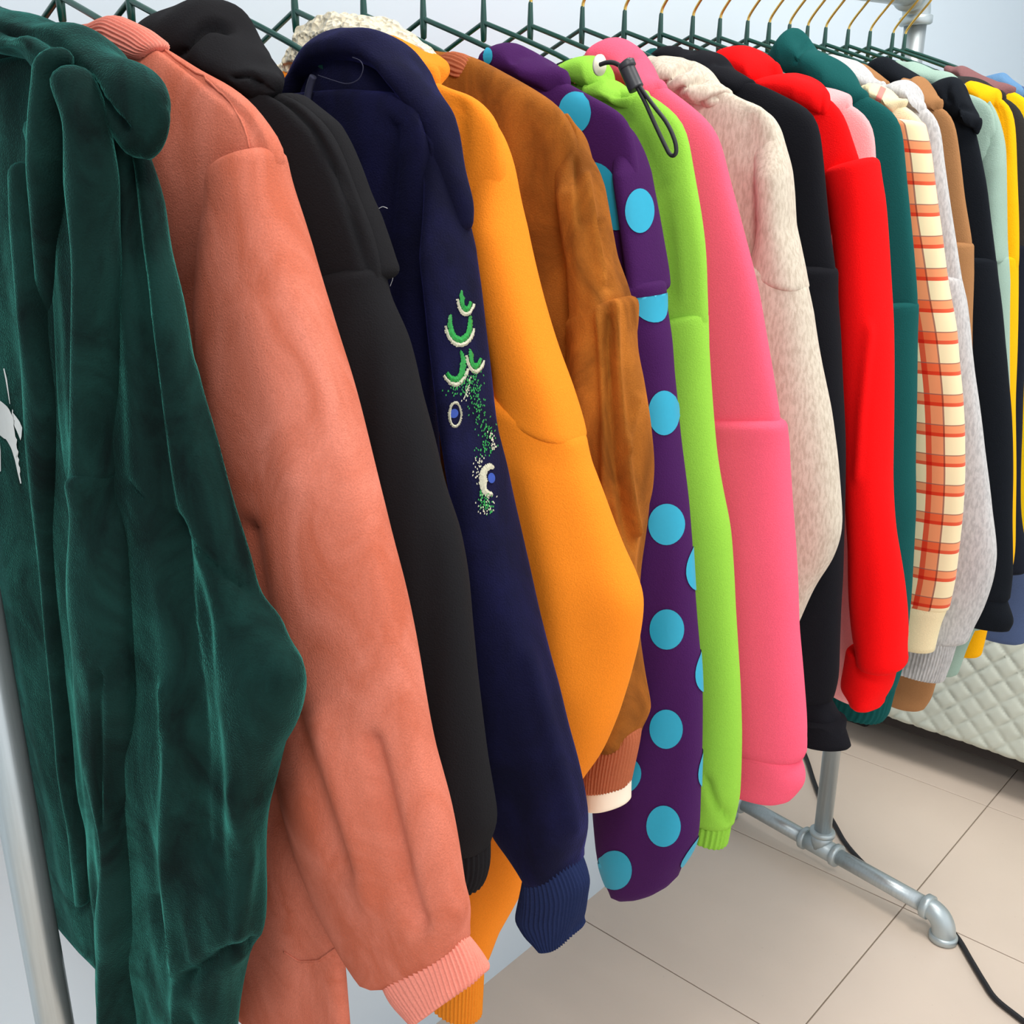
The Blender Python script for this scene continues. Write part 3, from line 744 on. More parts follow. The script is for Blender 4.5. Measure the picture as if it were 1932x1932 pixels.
def arc(cx, cy, rx, ry, a0, a1, n=18, rot=0):
    t = np.radians(np.linspace(a0, a1, n)); x = rx * np.cos(t); y = ry * np.sin(t); c, s = math.cos(math.radians(rot)), math.sin(math.radians(rot))
    return np.stack([cx + x * c - y * s, cy + x * s + y * c], 1)
def crescent(g, S, cx, cy, rx, ry, a0, a1, w, mat, off=.0009, rot=0):
    n = max(16, int(abs(a1 - a0) / 5)); V = []; Fc = []; rr = random.Random(int(cx * 7 + cy))
    O = arc(cx, cy, rx, ry, a0, a1, n + 1, rot)
    for k in range(n):                                   # one thin raised satin stitch after the other
        t = (k + .5) / n; ww = w * (.35 + .65 * math.sin(math.pi * t) ** .6) * rr.uniform(.88, 1.08)
        d = np.array([cx, cy]) - (O[k] + O[k + 1]) / 2; d /= np.linalg.norm(d)
        e = -d * rr.uniform(0, 2.2); b0 = len(V)
        for fr, hh in ((0, off * .6), (.5, off + .0004), (1, off * .6)):
            for q in (O[k] * .94 + O[k + 1] * .06, O[k] * .06 + O[k + 1] * .94): V.append(S.px(q + e * (1 - fr) + d * ww * fr, hh + rr.uniform(0, .0002)))
        Fc += [(b0, b0 + 1, b0 + 3, b0 + 2), (b0 + 2, b0 + 3, b0 + 5, b0 + 4)]
    mesh_obj('embroidery', V, Fc, mat, S.lf.obj, smooth=False)
for cx, cy, rx, ry, a0, a1, rot in ((878, 562, 11, 26, 20, 215, 0), (867, 612, 22, 34, -30, 215, 0), (858, 688, 19, 32, -60, 150, 0), (896, 668, 12, 28, 20, 200, 0)):
    crescent(g, S4, cx, cy, rx, ry, a0, a1, 11, M_stg, rot=rot)
    crescent(g, S4, cx, cy + 1, rx + 6, ry + 7, max(a0, 10), min(a1, 178), 7, M_stw, rot=rot)
crescent(g, S4, 922, 906, 18, 30, 70, 300, 15, M_stw); crescent(g, S4, 858, 782, 12, 24, 0, 360, 5, M_stw)
v, f = S4.disc((926, 902), .0035); mesh_obj('embroidery', v, f, M_stb, nav.obj)
v, f = S4.disc((856, 780), .003); mesh_obj('embroidery', v, f, M_stb, nav.obj)
rg = random.Random(4)
def stitches(g, S, lines, mat):
    V = []; Fc = []
    for (a, b_, spread, cnt) in lines:
        for _ in range(cnt):
            t = rg.random(); c = np.array(a) * (1 - t) + np.array(b_) * t + np.array([rg.gauss(0, spread), rg.gauss(0, spread * .5)])
            d = np.array([rg.uniform(-1.4, 1.4), 3.2]); w = np.array([.8, 0]); k = len(V)
            for q in (c - d / 2 - w, c - d / 2 + w, c + d / 2 + w, c + d / 2 - w): V.append(S.px(q, .0014))
            Fc.append((k, k + 1, k + 2, k + 3))
    o = mesh_obj('stitching', V, Fc, mat, S.lf.obj, smooth=False); o['kind'] = 'stuff'
stitches(g, S4, [((880, 710), (862, 745), 10, 70), ((892, 705), (900, 800), 7, 110), ((915, 800), (912, 860), 10, 70), ((912, 930), (918, 965), 8, 70)], M_stg)
stitches(g, S4, [((905, 860), (895, 905), 7, 30), ((915, 935), (915, 970), 9, 35), ((920, 812), (930, 850), 3, 30), ((886, 710), (875, 755), 2, 30)], M_stw)

# 5 ---- orange hoodie with sherpa lined hood
Y = .590
M_orange = fabric('orange_fleece', (250, 136, 34), 'fleece')
M_sherpa = fabric('cream_sherpa', (244, 230, 200), 'sherpa')
g = thing('orange_hoodie', 'bright orange hoodie with cream sherpa lined hood', 'hoodie', Y)
body(g, Y, [(790, 132), (819, 145), (844, 156), (884, 174), (917, 203), (942, 235), (948, 272), (957, 315)], .82, M_orange, bs=.021, btop=.014, seed=61, amp=.0022, n=120, M=80,
     folds=[([(868, 200), (870, 260), (862, 330)], 12, -.004)], tailx=[(.21, 1.33), (.205, 1.2), (.2, 1.0), (.19, .82)])
panel(g, [(900, 190, 884, 196), (930, 222, 890, 232), (948, 268, 893, 285), (960, 315, 892, 340), (978, 380, 884, 400), (1004, 482, 888, 500), (1022, 543, 900, 565), (1051, 634, 915, 640), (1080, 733, 930, 700), (1093, 798, 935, 730), (1099, 832, 940, 748)], Y, M_orange, seed=62)
ora = put_pair('sleeve', [(1102, 842, .13), (1111, 888, .135), (1127, 940, .135), (1145, 1000, .135), (1165, 1055, .135), (1187, 1098, .13), (1202, 1135, .13), (1203, 1165, .13), (1194, 1232, .125), (1180, 1297, .12), (1162, 1352, .12), (1143, 1388, .115), (1118, 1435, .11), (1096, 1471, .11), (1060, 1545, .10), (1010, 1630, .09), (966, 1720, .08), (938, 1785, .075), (918, 1822, .065)], M_orange, g,
    dict(Y=Y, b=[(0, .029), (.3, .033), (.7, .03), (1, .024)], n=100, M=64, seed=63, amp=.003, tilt=[(0, -.35), (.18, -.1), (.3, 0), (1, .2)], ends=(('round', .008), ('round', .014)), folds=[([(1000, 900), (1050, 1100), (1060, 1300)], 30, .003)]))
put_pair('cuff', [(906, 1822, .062), (905, 1860, .062), (903, 1895, .062), (901, 1928, .06)], fabric('orange_rib', (236, 140, 40), 'fleece'), g, dict(Y=Y, b=.021, n=16, M=220, rib=44, amp=.001, ends=(('round', .004), ('open', .02))))
hood(g, [(735, 70, 745, 130), (761, 90, 768, 140), (775, 92, 785, 146), (801, 101, 800, 156), (817, 120, 812, 160), (821, 142, 818, 160)], Y, M_orange, b=.026, left=False)
hood(g, [(553, 130, 560, 160), (572, 91, 575, 160), (591, 43, 600, 155), (620, 24, 630, 150), (652, 21, 665, 150), (703, 34, 710, 150), (732, 52, 745, 145), (775, 77, 775, 140), (804, 99, 797, 128)], Y + .012, M_sherpa, b=.03, name='hood_lining', left=False, n=120, M=90, lump=.0022, label='cream curly sherpa hood lining')
hood(g, [(470, 160, 480, 195), (512, 126, 518, 190), (548, 124, 552, 186), (585, 140, 588, 185)], Y + .012, M_sherpa, b=.03, name='hood_lining', left=False, n=80, M=70, lump=.0022)

# 6 ---- caramel brown velour bomber
Y = .666
M_brown = fabric('caramel_velour', (176, 104, 36), 'velour', (118, 66, 20), .8)
M_brown_rib = fabric('brown_rib', (178, 100, 68), 'fleece')
g = thing('brown_bomber', 'caramel brown velour bomber with ribbed collar and crushed sleeve', 'jacket', Y)
body(g, Y, [(862, 100), (880, 103), (913, 118), (953, 141), (1007, 170), (1054, 196), (1080, 225), (1098, 268), (1110, 315)], .86, M_brown, bs=.021, btop=.014, seed=71, amp=.003, n=110, M=80, yo=.002,
     folds=[([(1000, 250), (1010, 330)], 14, -.003)], tailx=[(.24, 1.34), (.245, 1.22), (.21, 1.0), (.185, .86)])
panel(g, [(1074, 215, 1058, 222), (1088, 240, 1061, 250), (1098, 268, 1062, 280), (1112, 315, 1062, 330), (1130, 362, 1062, 380), (1149, 428, 1063, 440), (1170, 489, 1065, 510), (1192, 558, 1068, 590), (1198, 578, 1070, 612)], Y, M_brown, seed=72, amp=.0035, ff=(60, 60, 16), folds=[([(1105, 330), (1120, 430), (1140, 530)], 7, .005), ([(1130, 420), (1150, 540)], 6, -.004), ([(1085, 300), (1095, 420)], 6, -.003)])
bro = put_pair('sleeve', [(1205, 572, 1068, 620), (1211, 604, 1066, 660), (1215, 668, 1066, 720), (1219, 705, 1070, 760), (1222, 745, 1075, 800), (1230, 824, 1085, 880), (1236, 875, 1092, 930), (1236, 925, 1096, 980), (1224, 1000, 1100, 1050), (1217, 1060, 1104, 1120), (1217, 1200, 1105, 1240), (1221, 1290, 1110, 1310), (1227, 1350, 1114, 1360), (1214, 1386, 1122, 1392)], M_brown, g,
    dict(Y=Y, b=[(0, .027), (.3, .031), (1, .027)], n=100, M=80, seed=73, amp=.004, ff=(60, 60, 14), ends=(('round', .009), ('round', .014)),
         folds=[([(1160, 580), (1165, 700), (1180, 850), (1195, 1000)], 7, .007), ([(1128, 600), (1138, 760), (1140, 950)], 6, .005), ([(1200, 750), (1192, 795), (1182, 850)], 5, .004), ([(1150, 600), (1150, 760), (1162, 900), (1185, 1030)], 6, -.006)]))
put_pair('cuff', [(1210, 1384, 1110, 1392), (1206, 1410, 1102, 1418), (1200, 1440, 1098, 1450), (1192, 1479, 1099, 1481)], M_brown_rib, g, dict(Y=Y, b=.022, n=18, M=240, rib=46, amp=.0015, ff=(60, 60, 4), ends=(('round', .004), ('open', .02))), label='ribbed rust brown cuff')
put('lining_cuff', loft([(1188, 1470, 1103, 1474), (1187, 1495, 1103, 1498), (1187, 1513, 1104, 1516)], Y=Y, b=.019, n=10, M=60, amp=.001, ends=(('round', .003), ('open', .015))), plain('cream_jersey', (240, 222, 200), .9, noise=.04, spec=.1), g, 'cream lining below the cuff')
for mir in (False, True):
    put('collar', loft([(840, 112, 832, 145), (852, 98, 845, 150), (868, 101, 858, 156), (884, 108, 870, 160)], Y=Y, b=[(0, .012), (1, .012)], n=30, M=150, amp=0, rib=20, mirror=mir, ends=(('round', .006), ('round', .006))), M_brown_rib, g)

# 7 ---- purple hoodie with blue dots
Y = .739
M_purple = fabric('purple_knit', (64, 24, 78), 'fleece')
M_dot = plain('turquoise_print', (22, 152, 182), .55, noise=.04, nscale=300)
g = thing('dotted_hoodie', 'purple hoodie with large turquoise dots', 'hoodie', Y)
pb = body(g, Y, [(1035, 145), (1062, 155), (1098, 171), (1135, 189), (1166, 207), (1184, 225), (1192, 248), (1200, 290)], .80, M_purple, bs=.021, btop=.014, seed=81, amp=.002, n=110, M=80,
     tailx=[(.235, 1.34), (.24, 1.24), (.21, 1.1), (.185, .80)])
ppan = panel(g, [(1160, 206, 1140, 212), (1180, 225, 1160, 236), (1192, 250, 1166, 262), (1202, 290, 1170, 300), (1215, 344, 1172, 352), (1228, 401, 1178, 408), (1238, 453, 1184, 460), (1250, 505, 1188, 512), (1255, 540, 1190, 545)], Y + .004, M_purple, seed=82, amp=.001, minw=.02)
pur = put_pair('sleeve', [(1258, 545, 1120, 552), (1260, 588, 1110, 595), (1269, 642, 1105, 650), (1274, 707, 1100, 720), (1281, 759, 1098, 770), (1287, 836, 1096, 850), (1296, 940, 1096, 960), (1300, 1000, 1098, 1020), (1308, 1090, 1100, 1110), (1317, 1180, 1102, 1200), (1325, 1260, 1105, 1280), (1328, 1330, 1108, 1350), (1328, 1413, 1110, 1440), (1325, 1490, 1112, 1510), (1322, 1560, 1118, 1570), (1319, 1592, 1122, 1618), (1310, 1612, 1130, 1645), (1288, 1640, 1146, 1676)], M_purple, g,
    dict(Y=Y, b=[(0, .027), (.3, .032), (.94, .03), (1, .022)], n=90, M=72, seed=83, amp=.002, tilt=[(0, .05), (.8, 0), (1, .25)], ends=(('round', .007), ('round', .03))))
phd = hood(g, [(914, 120, 924, 136), (928, 88, 940, 145), (948, 70, 965, 155), (974, 72, 990, 158), (1011, 101, 1015, 166), (1036, 119, 1036, 172), (1055, 137, 1048, 172), (1062, 157, 1058, 170)], Y, M_purple, b=.028, folds=[([(968, 110), (985, 95), (1000, 100)], 6, -.003)])
SPb, SPs = Surf(pb), Surf(pur)
v, f = Surf(phd).disc_px((921, 106), 9, 15, .0009); mesh_obj('dot', v, f, M_dot, phd.obj)
DR = .0192
SPp = Surf(ppan)
for S, x, y, rx, ry in ((SPb, 1085, 213, 31, 39), (SPp, 1206, 398, 27, 42), (SPs, 1252, 779, 29, 42), (SPs, 1257, 989, 34, 39), (SPs, 1258, 1187, 32, 38), (SPs, 1257, 1375, 31, 37), (SPs, 1252, 1558, 32, 39), (SPs, 1160, 1641, 33, 37)):
    v, f = S.disc_px((x, y), rx, ry, .0009); mesh_obj('dot', v, f, M_dot, S.lf.obj)
for S, p, kw in ((SPb, (1160, 393), dict(r=.017)), (SPs, (1236, 562), dict(top=.1)), (SPs, (1303, 1078), dict(du=.012)), (SPs, (1320, 1272), dict(du=.012)), (SPs, (1322, 1455), dict(du=.012)), (SPs, (1302, 1612), dict(du=.008)), (SPs, (1188, 1462), dict(du=-.006)), (SPb, (1122, 352), {})):
    kw = dict(kw); v, f = S.disc(p, kw.pop('r', DR), .0009, **kw); mesh_obj('dot', v, f, M_dot, S.lf.obj)

# 8 ---- lime hoodie with toggle cord
Y = .821
M_lime = fabric('lime_fleece', (142, 196, 66), 'fleece')
g = thing('lime_hoodie', 'lime green hoodie with black toggle drawcord', 'hoodie', Y)
body(g, Y, [(1190, 170), (1220, 179), (1246, 199), (1272, 215), (1287, 230), (1295, 259), (1301, 298), (1311, 349), (1321, 401), (1329, 453), (1333, 500), (1334, 552), (1337, 600), (1338, 625)], .80, M_lime, bs=.026, btop=.014, seed=91, amp=.0022, folds=[([(1255, 380), (1258, 480), (1262, 560)], 9, -.006)])
put_pair('sleeve', [(1337, 595, .11), (1342, 642, .11), (1348, 720, .115), (1357, 798, .115), (1365, 875, .115), (1373, 940, .115), (1382, 1000, .115), (1389, 1100, .11), (1394, 1200, .105), (1398, 1300, .10), (1399, 1390, .095), (1396, 1450, .085), (1391, 1510, .075), (1383, 1552, .06)], M_lime, g,
    dict(Y=Y, b=[(0, .0275), (.4, .031), (1, .022)], n=80, M=60, seed=93, amp=.0028, tilt=[(0, .35), (.15, 0), (1, 0)], ends=(('round', .006), ('round', .012)), folds=[([(1335, 1470), (1350, 1520), (1375, 1545)], 6, -.005)]))
put_pair('cuff', [(1380, 1552, .046), (1375, 1580, .046), (1371, 1598, .046)], M_lime, g, dict(Y=Y, b=.017, n=10, M=120, rib=26, amp=.001, ends=(('round', .004), ('open', .015))))
hood(g, [(1061, 132, 1070, 152), (1067, 114, 1085, 165), (1085, 104, 1105, 172), (1103, 100, 1125, 178), (1122, 104, 1140, 178), (1135, 120, 1146, 176), (1139, 142, 1150, 176)], Y, M_lime, b=.024)
hood(g, [(1106, 165, 1112, 185), (1130, 148, 1135, 195), (1155, 151, 1160, 200), (1172, 163, 1178, 208), (1204, 171, 1200, 216), (1216, 180, 1213, 208)], Y, M_lime, b=.024, name='hood_base', folds=[([(1165, 175), (1195, 170)], 6, -.004)])
M_bcord = plain('black_drawcord', (30, 29, 32), .6, noise=.2, nscale=400)
M_tog = plain('black_toggle', (48, 48, 52), .45)
Yc = Y - .036
tg = lambda pts, n=30: smooth_path([on(1, Yc, *p) for p in pts], n)
mesh_obj('drawcord', *tube_data(tg([(1132, 122), (1145, 118), (1160, 119), (1176, 128)]), .0019, 8), M_bcord, g)
loop = tg([(1192, 142), (1205, 170), (1218, 195), (1236, 235), (1255, 275), (1264, 291), (1272, 293), (1276, 284), (1272, 262), (1258, 232), (1236, 203), (1213, 172), (1196, 145)], 60)
mesh_obj('drawcord', *tube_data(loop, .0017, 8), M_bcord, g)
mesh_obj('toggle', *merge(tube_data(tg([(1178, 119), (1179.5, 121), (1181, 124), (1198, 162), (1200, 166), (1201, 168)], 12), [.003] + [.0062] * 10 + [.004], 16),
                          tube_data(tg([(1181, 118), (1183, 123), (1185, 128)], 5), .0068, 16)), M_tog, g)
e = on(1, Yc + .008, 1131, 123)
mesh_obj('eyelet', *tube_data([e + np.array([-.001, 0, 0]), e + np.array([.0012, 0, 0])], .0085, 18), plain('cream_eyelet', (235, 228, 205), .5), g)

# 9 ---- hot pink hoodie
Y = .891
M_pink = fabric('hot_pink_fleece', (252, 92, 118), 'fleece')
g = thing('pink_hoodie', 'hot pink fleece hoodie beside the lime one', 'hoodie', Y)
body(g, Y, [(1230, 146), (1256, 172), (1280, 184), (1311, 204), (1342, 225), (1360, 243), (1365, 272), (1375, 324), (1388, 375), (1401, 427), (1418, 500), (1432, 560), (1440, 616), (1453, 681), (1466, 746), (1477, 797), (1480, 825)], .80, M_pink, bs=.027, btop=.014, seed=101, amp=.002, tailx=[(.26, 1.1), (.2, 1.03), (.19, .9), (.185, .80)])
put_pair('sleeve', [(1486, 806, .13), (1488, 830, .13), (1489, 888, .13), (1492, 953, .13), (1496, 1000, .13), (1503, 1093, .13), (1507, 1189, .13), (1516, 1272, .13), (1524, 1354, .125), (1526, 1396, .12), (1521, 1424, .115)], M_pink, g,
    dict(Y=Y, b=[(0, .03), (.4, .034), (1, .032)], n=70, M=60, seed=103, amp=.0022, tilt=[(0, .1), (.2, 0), (1, .05)], ends=(('round', .008), ('round', .016))))
put_pair('cuff', [(1508, 1436, .09), (1518, 1462, .095), (1518, 1484, .095), (1502, 1503, .09)], M_pink, g, dict(Y=Y, b=.029, n=14, M=60, amp=.001, tilt=[(0, 0), (1, .1)], ends=(('round', .004), ('round', .012))))
hood(g, [(1108, 106, 1120, 140), (1129, 86, 1140, 155), (1155, 77, 1165, 160), (1176, 79, 1190, 168), (1197, 91, 1205, 178), (1210, 109, 1217, 186), (1230, 140, 1232, 192), (1247, 155, 1246, 190)], Y, M_pink, b=.028, folds=[([(1200, 112), (1185, 118), (1175, 125)], 6, -.004)])

# 10 ---- oatmeal beige hoodie
Y = .976
M_beige = fabric('oatmeal_heather', (204, 192, 174), 'heather', (182, 168, 150))
g = thing('oatmeal_hoodie', 'oatmeal beige heather hoodie with rounded elbow', 'hoodie', Y)
body(g, Y, [(1362, 168), (1388, 179), (1419, 192), (1445, 207), (1461, 225), (1466, 251), (1477, 311)], .84, M_beige, bs=.022, btop=.014, seed=111, amp=.002, tailx=[(.215, 1.34), (.2, 1.2), (.19, .95), (.185, .84)],
     folds=[([(1410, 200), (1420, 300)], 12, -.003)])
panel(g, [(1438, 203, 1424, 210), (1455, 218, 1434, 230), (1464, 245, 1438, 258), (1479, 311, 1440, 322), (1492, 362, 1436, 372), (1501, 401, 1430, 410), (1513, 460, 1422, 462), (1521, 509, 1414, 490), (1525, 545, 1408, 500)], Y, M_beige, seed=112, amp=.001)
put_pair('sleeve', [(1524, 548, .13), (1536, 620, .135), (1551, 698, .14), (1567, 775, .14), (1580, 866, .14), (1586, 930, .14), (1590, 983, .14), (1587, 1016, .14), (1571, 1057, .14), (1543, 1101, .13), (1524, 1140, .12), (1507, 1175, .11), (1480, 1230, .1), (1455, 1290, .085), (1440, 1330, .07)], M_beige, g,
    dict(Y=Y, b=[(0, .030), (.4, .034), (1, .022)], n=80, M=56, seed=113, amp=.002, tilt=[(0, -.4), (.15, 0), (1, .2)], ends=(('round', .006), ('round', .014))))
hood(g, [(1236, 112, 1240, 140), (1248, 107, 1255, 160), (1275, 114, 1285, 178), (1295, 120, 1300, 188), (1311, 124, 1316, 195), (1336, 144, 1334, 205), (1362, 160, 1352, 208), (1373, 176, 1366, 202)], Y, M_beige, b=.03, n=50, M=40,
     folds=[([(1250, 160), (1275, 132), (1298, 124)], 6, -.008), ([(1270, 180), (1300, 155), (1330, 146)], 6, -.007), ([(1310, 205), (1345, 185), (1372, 176)], 5, -.004)])

# 11 ---- black hoodie beside the red one
Y = 1.052
M_black2 = fabric('soft_black_fleece', (18, 18, 23), 'fleece')
g = thing('flared_cuff_hoodie', 'black fleece hoodie with flared cuff between the oatmeal and red hoodies', 'hoodie', Y)
body(g, Y, [(1400, 148), (1453, 166), (1492, 192), (1523, 207), (1538, 225), (1543, 259), (1551, 324), (1559, 401), (1574, 504), (1578, 540)], .80, M_black2, bs=.026, btop=.014, seed=121, amp=.002)
put_pair('sleeve', [(1582, 517, .10), (1583, 555, .105), (1589, 633, .11), (1592, 736, .115), (1596, 840, .115), (1597, 920, .115), (1596, 1010, .115), (1593, 1093, .115), (1588, 1148, .11), (1583, 1230, .11), (1580, 1290, .105), (1572, 1318, .10)], M_black2, g,
    dict(Y=Y, b=[(0, .029), (.4, .033), (1, .03)], n=70, M=52, seed=123, amp=.0022, ends=(('round', .008), ('round', .010))))
put_pair('cuff', [(1566, 1318, .08), (1578, 1348, .09), (1594, 1384, .11), (1604, 1408, .125), (1604, 1412, .125)], M_black2, g, dict(Y=Y, b=[(0, .024), (1, .030)], n=16, M=60, amp=.0015, ff=(80, 80, 5), tilt=[(0, 0), (1, .06)], ends=(('round', .003), ('open', .03))), label='flared black cuff')
hood(g, [(1229, 112, 1235, 135), (1238, 96, 1250, 130), (1259, 82, 1275, 135), (1285, 85, 1300, 140), (1311, 93, 1325, 150), (1345, 98, 1350, 165), (1362, 122, 1366, 172), (1383, 135, 1388, 178), (1419, 153, 1416, 184)], Y, M_black2, b=.028, folds=[([(1275, 110), (1295, 92), (1310, 92)], 6, -.006), ([(1330, 130), (1350, 118), (1362, 122)], 6, -.005)])

# 12 ---- bright red hoodie
Y = 1.123
M_red = fabric('bright_red_fleece', (250, 12, 14), 'fleece')
g = thing('red_hoodie', 'bright red fleece hoodie', 'hoodie', Y)
body(g, Y, [(1535, 165), (1577, 194), (1592, 215), (1603, 246), (1613, 279), (1626, 311), (1628, 350)], .80, M_red, bs=.026, btop=.014, seed=131, amp=.0015)
put_pair('sleeve', [(1630, 315, 1585, 328), (1634, 345, 1586, 350), (1642, 400, 1590, 410), (1652, 478, 1592, 490), (1662, 542, 1593, 560), (1670, 607, 1594, 620), (1675, 672, 1595, 690), (1678, 762, 1596, 780), (1683, 900, 1597, 910), (1692, 969, 1597, 980), (1700, 1024, 1597, 1040), (1706, 1093, 1598, 1110), (1711, 1162, 1602, 1180), (1712, 1215, 1608, 1222), (1706, 1248, 1622, 1240)], M_red, g,
    dict(Y=Y, b=[(0, .028), (.3, .032), (1, .03)], n=80, M=60, seed=133, amp=.002, minw=.05, ends=(('round', .008), ('round', .012)), folds=[([(1640, 620), (1625, 780), (1618, 900)], 8, .004)]))
put_pair('cuff', [(1690, 1250, 1598, 1222), (1688, 1272, 1590, 1260), (1682, 1296, 1584, 1290), (1668, 1320, 1600, 1312)], M_red, g, dict(Y=Y + .012, b=.028, n=16, M=60, amp=.0015, ends=(('round', .006), ('round', .014))))
hood(g, [(1352, 103, 1362, 130), (1364, 88, 1380, 145), (1383, 83, 1400, 155), (1404, 83, 1425, 165), (1440, 101, 1450, 178), (1465, 116, 1470, 185)], Y, M_red, b=.03)
hood(g, [(1420, 152, 1430, 176), (1455, 142, 1460, 186), (1494, 137, 1496, 196), (1517, 140, 1516, 204), (1538, 148, 1534, 208), (1550, 164, 1546, 210), (1556, 182, 1553, 208)], Y - .006, M_red, b=.028, name='hood_edge')

# 13 ---- blush pink sweatshirt
Y = 1.190
M_blush = fabric('blush_fleece', (255, 164, 164), 'fleece')
g = thing('blush_sweatshirt', 'blush pink sweatshirt mostly hidden behind the red hoodie', 'sweatshirt', Y)
body(g, Y, [(1590, 192), (1613, 202), (1631, 215), (1647, 233), (1651, 259), (1653, 311), (1657, 388), (1660, 470), (1661, 530), (1660, 560)], .77, M_blush, bs=.026, btop=.012, seed=141, amp=.0015)
put_pair('sleeve', [(1661, 530, .09), (1663, 600, .10), (1668, 760, .10), (1672, 920, .10), (1676, 1080, .10), (1674, 1200, .095), (1660, 1280, .085), (1646, 1326, .08)], M_blush, g, dict(Y=Y, b=.023, n=50, M=40, seed=143, amp=.002, tilt=[(0, 0), (.8, 0), (1, -.25)]))
hood(g, [(1540, 162, 1546, 192), (1556, 167, 1562, 200), (1587, 186, 1586, 214), (1599, 195, 1597, 214)], Y, M_blush, b=.022, name='collar')

# 14 ---- dark teal hoodie
Y = 1.251
M_teal = fabric('dark_teal_fleece', (16, 78, 76), 'fleece')
g = thing('teal_hoodie', 'dark teal fleece hoodie with raised hood', 'hoodie', Y)
body(g, Y, [(1612, 172), (1634, 182), (1665, 197), (1691, 212), (1700, 228), (1704, 259), (1711, 336), (1719, 414), (1727, 500), (1732, 570), (1732, 600)], .80, M_teal, bs=.026, btop=.014, seed=151, amp=.0015)
put_pair('sleeve', [(1734, 578, .10), (1734, 640, .105), (1734, 762, .11), (1731, 880, .11), (1732, 955, .11), (1728, 1024, .11), (1722, 1120, .11), (1714, 1189, .10), (1700, 1270, .09), (1690, 1300, .085)], M_teal, g, dict(Y=Y, b=[(0, .028), (.4, .030), (1, .027)], n=60, M=48, seed=153, amp=.002, tilt=[(0, .1), (.2, 0), (1, 0)], ends=(('round', .006), ('round', .01))))
put_pair('cuff', [(1690, 1296, .075), (1682, 1325, .075), (1675, 1354, .073), (1665, 1362, .07)], M_teal, g, dict(Y=Y, b=.024, n=12, M=120, rib=30, amp=.001, ends=(('round', .003), ('open', .02))))
hood(g, [(1451, 105, 1462, 126), (1468, 82, 1480, 140), (1484, 62, 1496, 148), (1494, 54, 1512, 152), (1507, 60, 1528, 160), (1525, 80, 1545, 170), (1561, 101, 1570, 188), (1587, 124, 1590, 198), (1613, 150, 1608, 204), (1632, 177, 1624, 202)], Y, M_teal, b=.03, n=50, M=40, folds=[([(1498, 115), (1515, 90), (1527, 82)], 5, -.005)])

# 15 ---- plaid shirt
Y = 1.317
M_plaid = plaid_material()
M_cream = fabric('cream_rib', (230, 212, 170), 'fleece')
g = thing('plaid_shirt', 'cream and coral red plaid hooded shirt', 'shirt', Y)
body(g, Y, [(1690, 192), (1706, 199), (1727, 215), (1740, 228), (1746, 241), (1755, 285), (1763, 336)], .82, M_cream, bs=.0255, btop=.014, seed=161, amp=.0015)
put_pair('sleeve', [(1748, 240, .085), (1756, 285, .09), (1763, 336, .095), (1771, 400, .10), (1785, 491, .105), (1794, 555, .11), (1805, 620, .115), (1811, 680, .115), (1818, 742, .12), (1821, 801, .12), (1821, 900, .115), (1817, 969, .11), (1810, 1029, .105), (1802, 1093, .095), (1791, 1148, .08)], M_plaid, g,
    dict(Y=Y, b=[(0, .024), (.5, .027), (1, .023)], n=80, M=60, seed=163, amp=.0012, tilt=[(0, -.2), (.2, -.05), (1, 0)], ends=(('round', .006), ('round', .006))))
put_pair('cuff', [(1787, 1150, .075), (1776, 1175, .07), (1770, 1200, .068), (1764, 1228, .066)], M_cream, g, dict(Y=Y, b=.022, n=12, M=60, rib=0, amp=.001, ends=(('round', .003), ('open', .02))))
plc = hood(g, [(1636, 162, 1642, 188), (1652, 157, 1658, 196), (1672, 163, 1674, 204), (1690, 180, 1687, 208), (1705, 193, 1695, 208)], Y, M_cream, b=.024, name='collar')
M_coral = plain('coral_stripe', (244, 130, 120), .9, spec=.1, noise=.08)
Sc = Surf(plc)
v, f = Sc.strip([(1661, 163), (1656, 175), (1652, 188)], [(1671, 168), (1666, 180), (1661, 194)], .0008); mesh_obj('collar_stripe', v, f, M_coral, plc.obj)

# 16 ---- light grey hoodie
Y = 1.372
M_grey = fabric('light_grey_heather', (192, 190, 188), 'heather', (168, 166, 165))
g = thing('grey_hoodie', 'light grey heather hoodie with ribbed cuff', 'hoodie', Y)
body(g, Y, [(1730, 196), (1753, 207), (1766, 223), (1774, 248), (1779, 298), (1789, 362), (1805, 460), (1815, 529), (1825, 580)], .82, M_grey, bs=.0225, btop=.012, seed=171, amp=.0015)
put_pair('sleeve', [(1816, 530, .10), (1831, 620, .11), (1841, 711, .12), (1856, 814, .125), (1865, 900, .13), (1871, 969, .13), (1878, 1016, .13), (1881, 1051, .13), (1874, 1098, .125), (1857, 1153, .12), (1841, 1186, .115), (1828, 1210, .11)], M_grey, g,
    dict(Y=Y, b=[(0, .022), (.5, .025), (1, .024)], n=70, M=48, seed=173, amp=.002, tilt=[(0, 0), (.7, 0), (1, .1)], ends=(('round', .006), ('round', .010))))
put_pair('cuff', [(1806, 1212, .09), (1798, 1244, .088), (1788, 1272, .085), (1783, 1285, .082)], M_grey, g, dict(Y=Y, b=.023, n=14, M=260, rib=64, amp=.001, ends=(('round', .003), ('open', .02))))
hood(g, [(1668, 162, 1674, 184), (1691, 151, 1700, 192), (1712, 149, 1718, 202), (1723, 156, 1727, 206), (1735, 181, 1736, 214), (1744, 200, 1743, 216)], Y, M_grey, b=.024)
hood(g, [(1560, 108, 1566, 130), (1585, 112, 1590, 140), (1610, 120, 1614, 155), (1640, 138, 1642, 172), (1668, 154, 1668, 182)], Y, M_grey, b=.022, name='hood_edge', left=False)

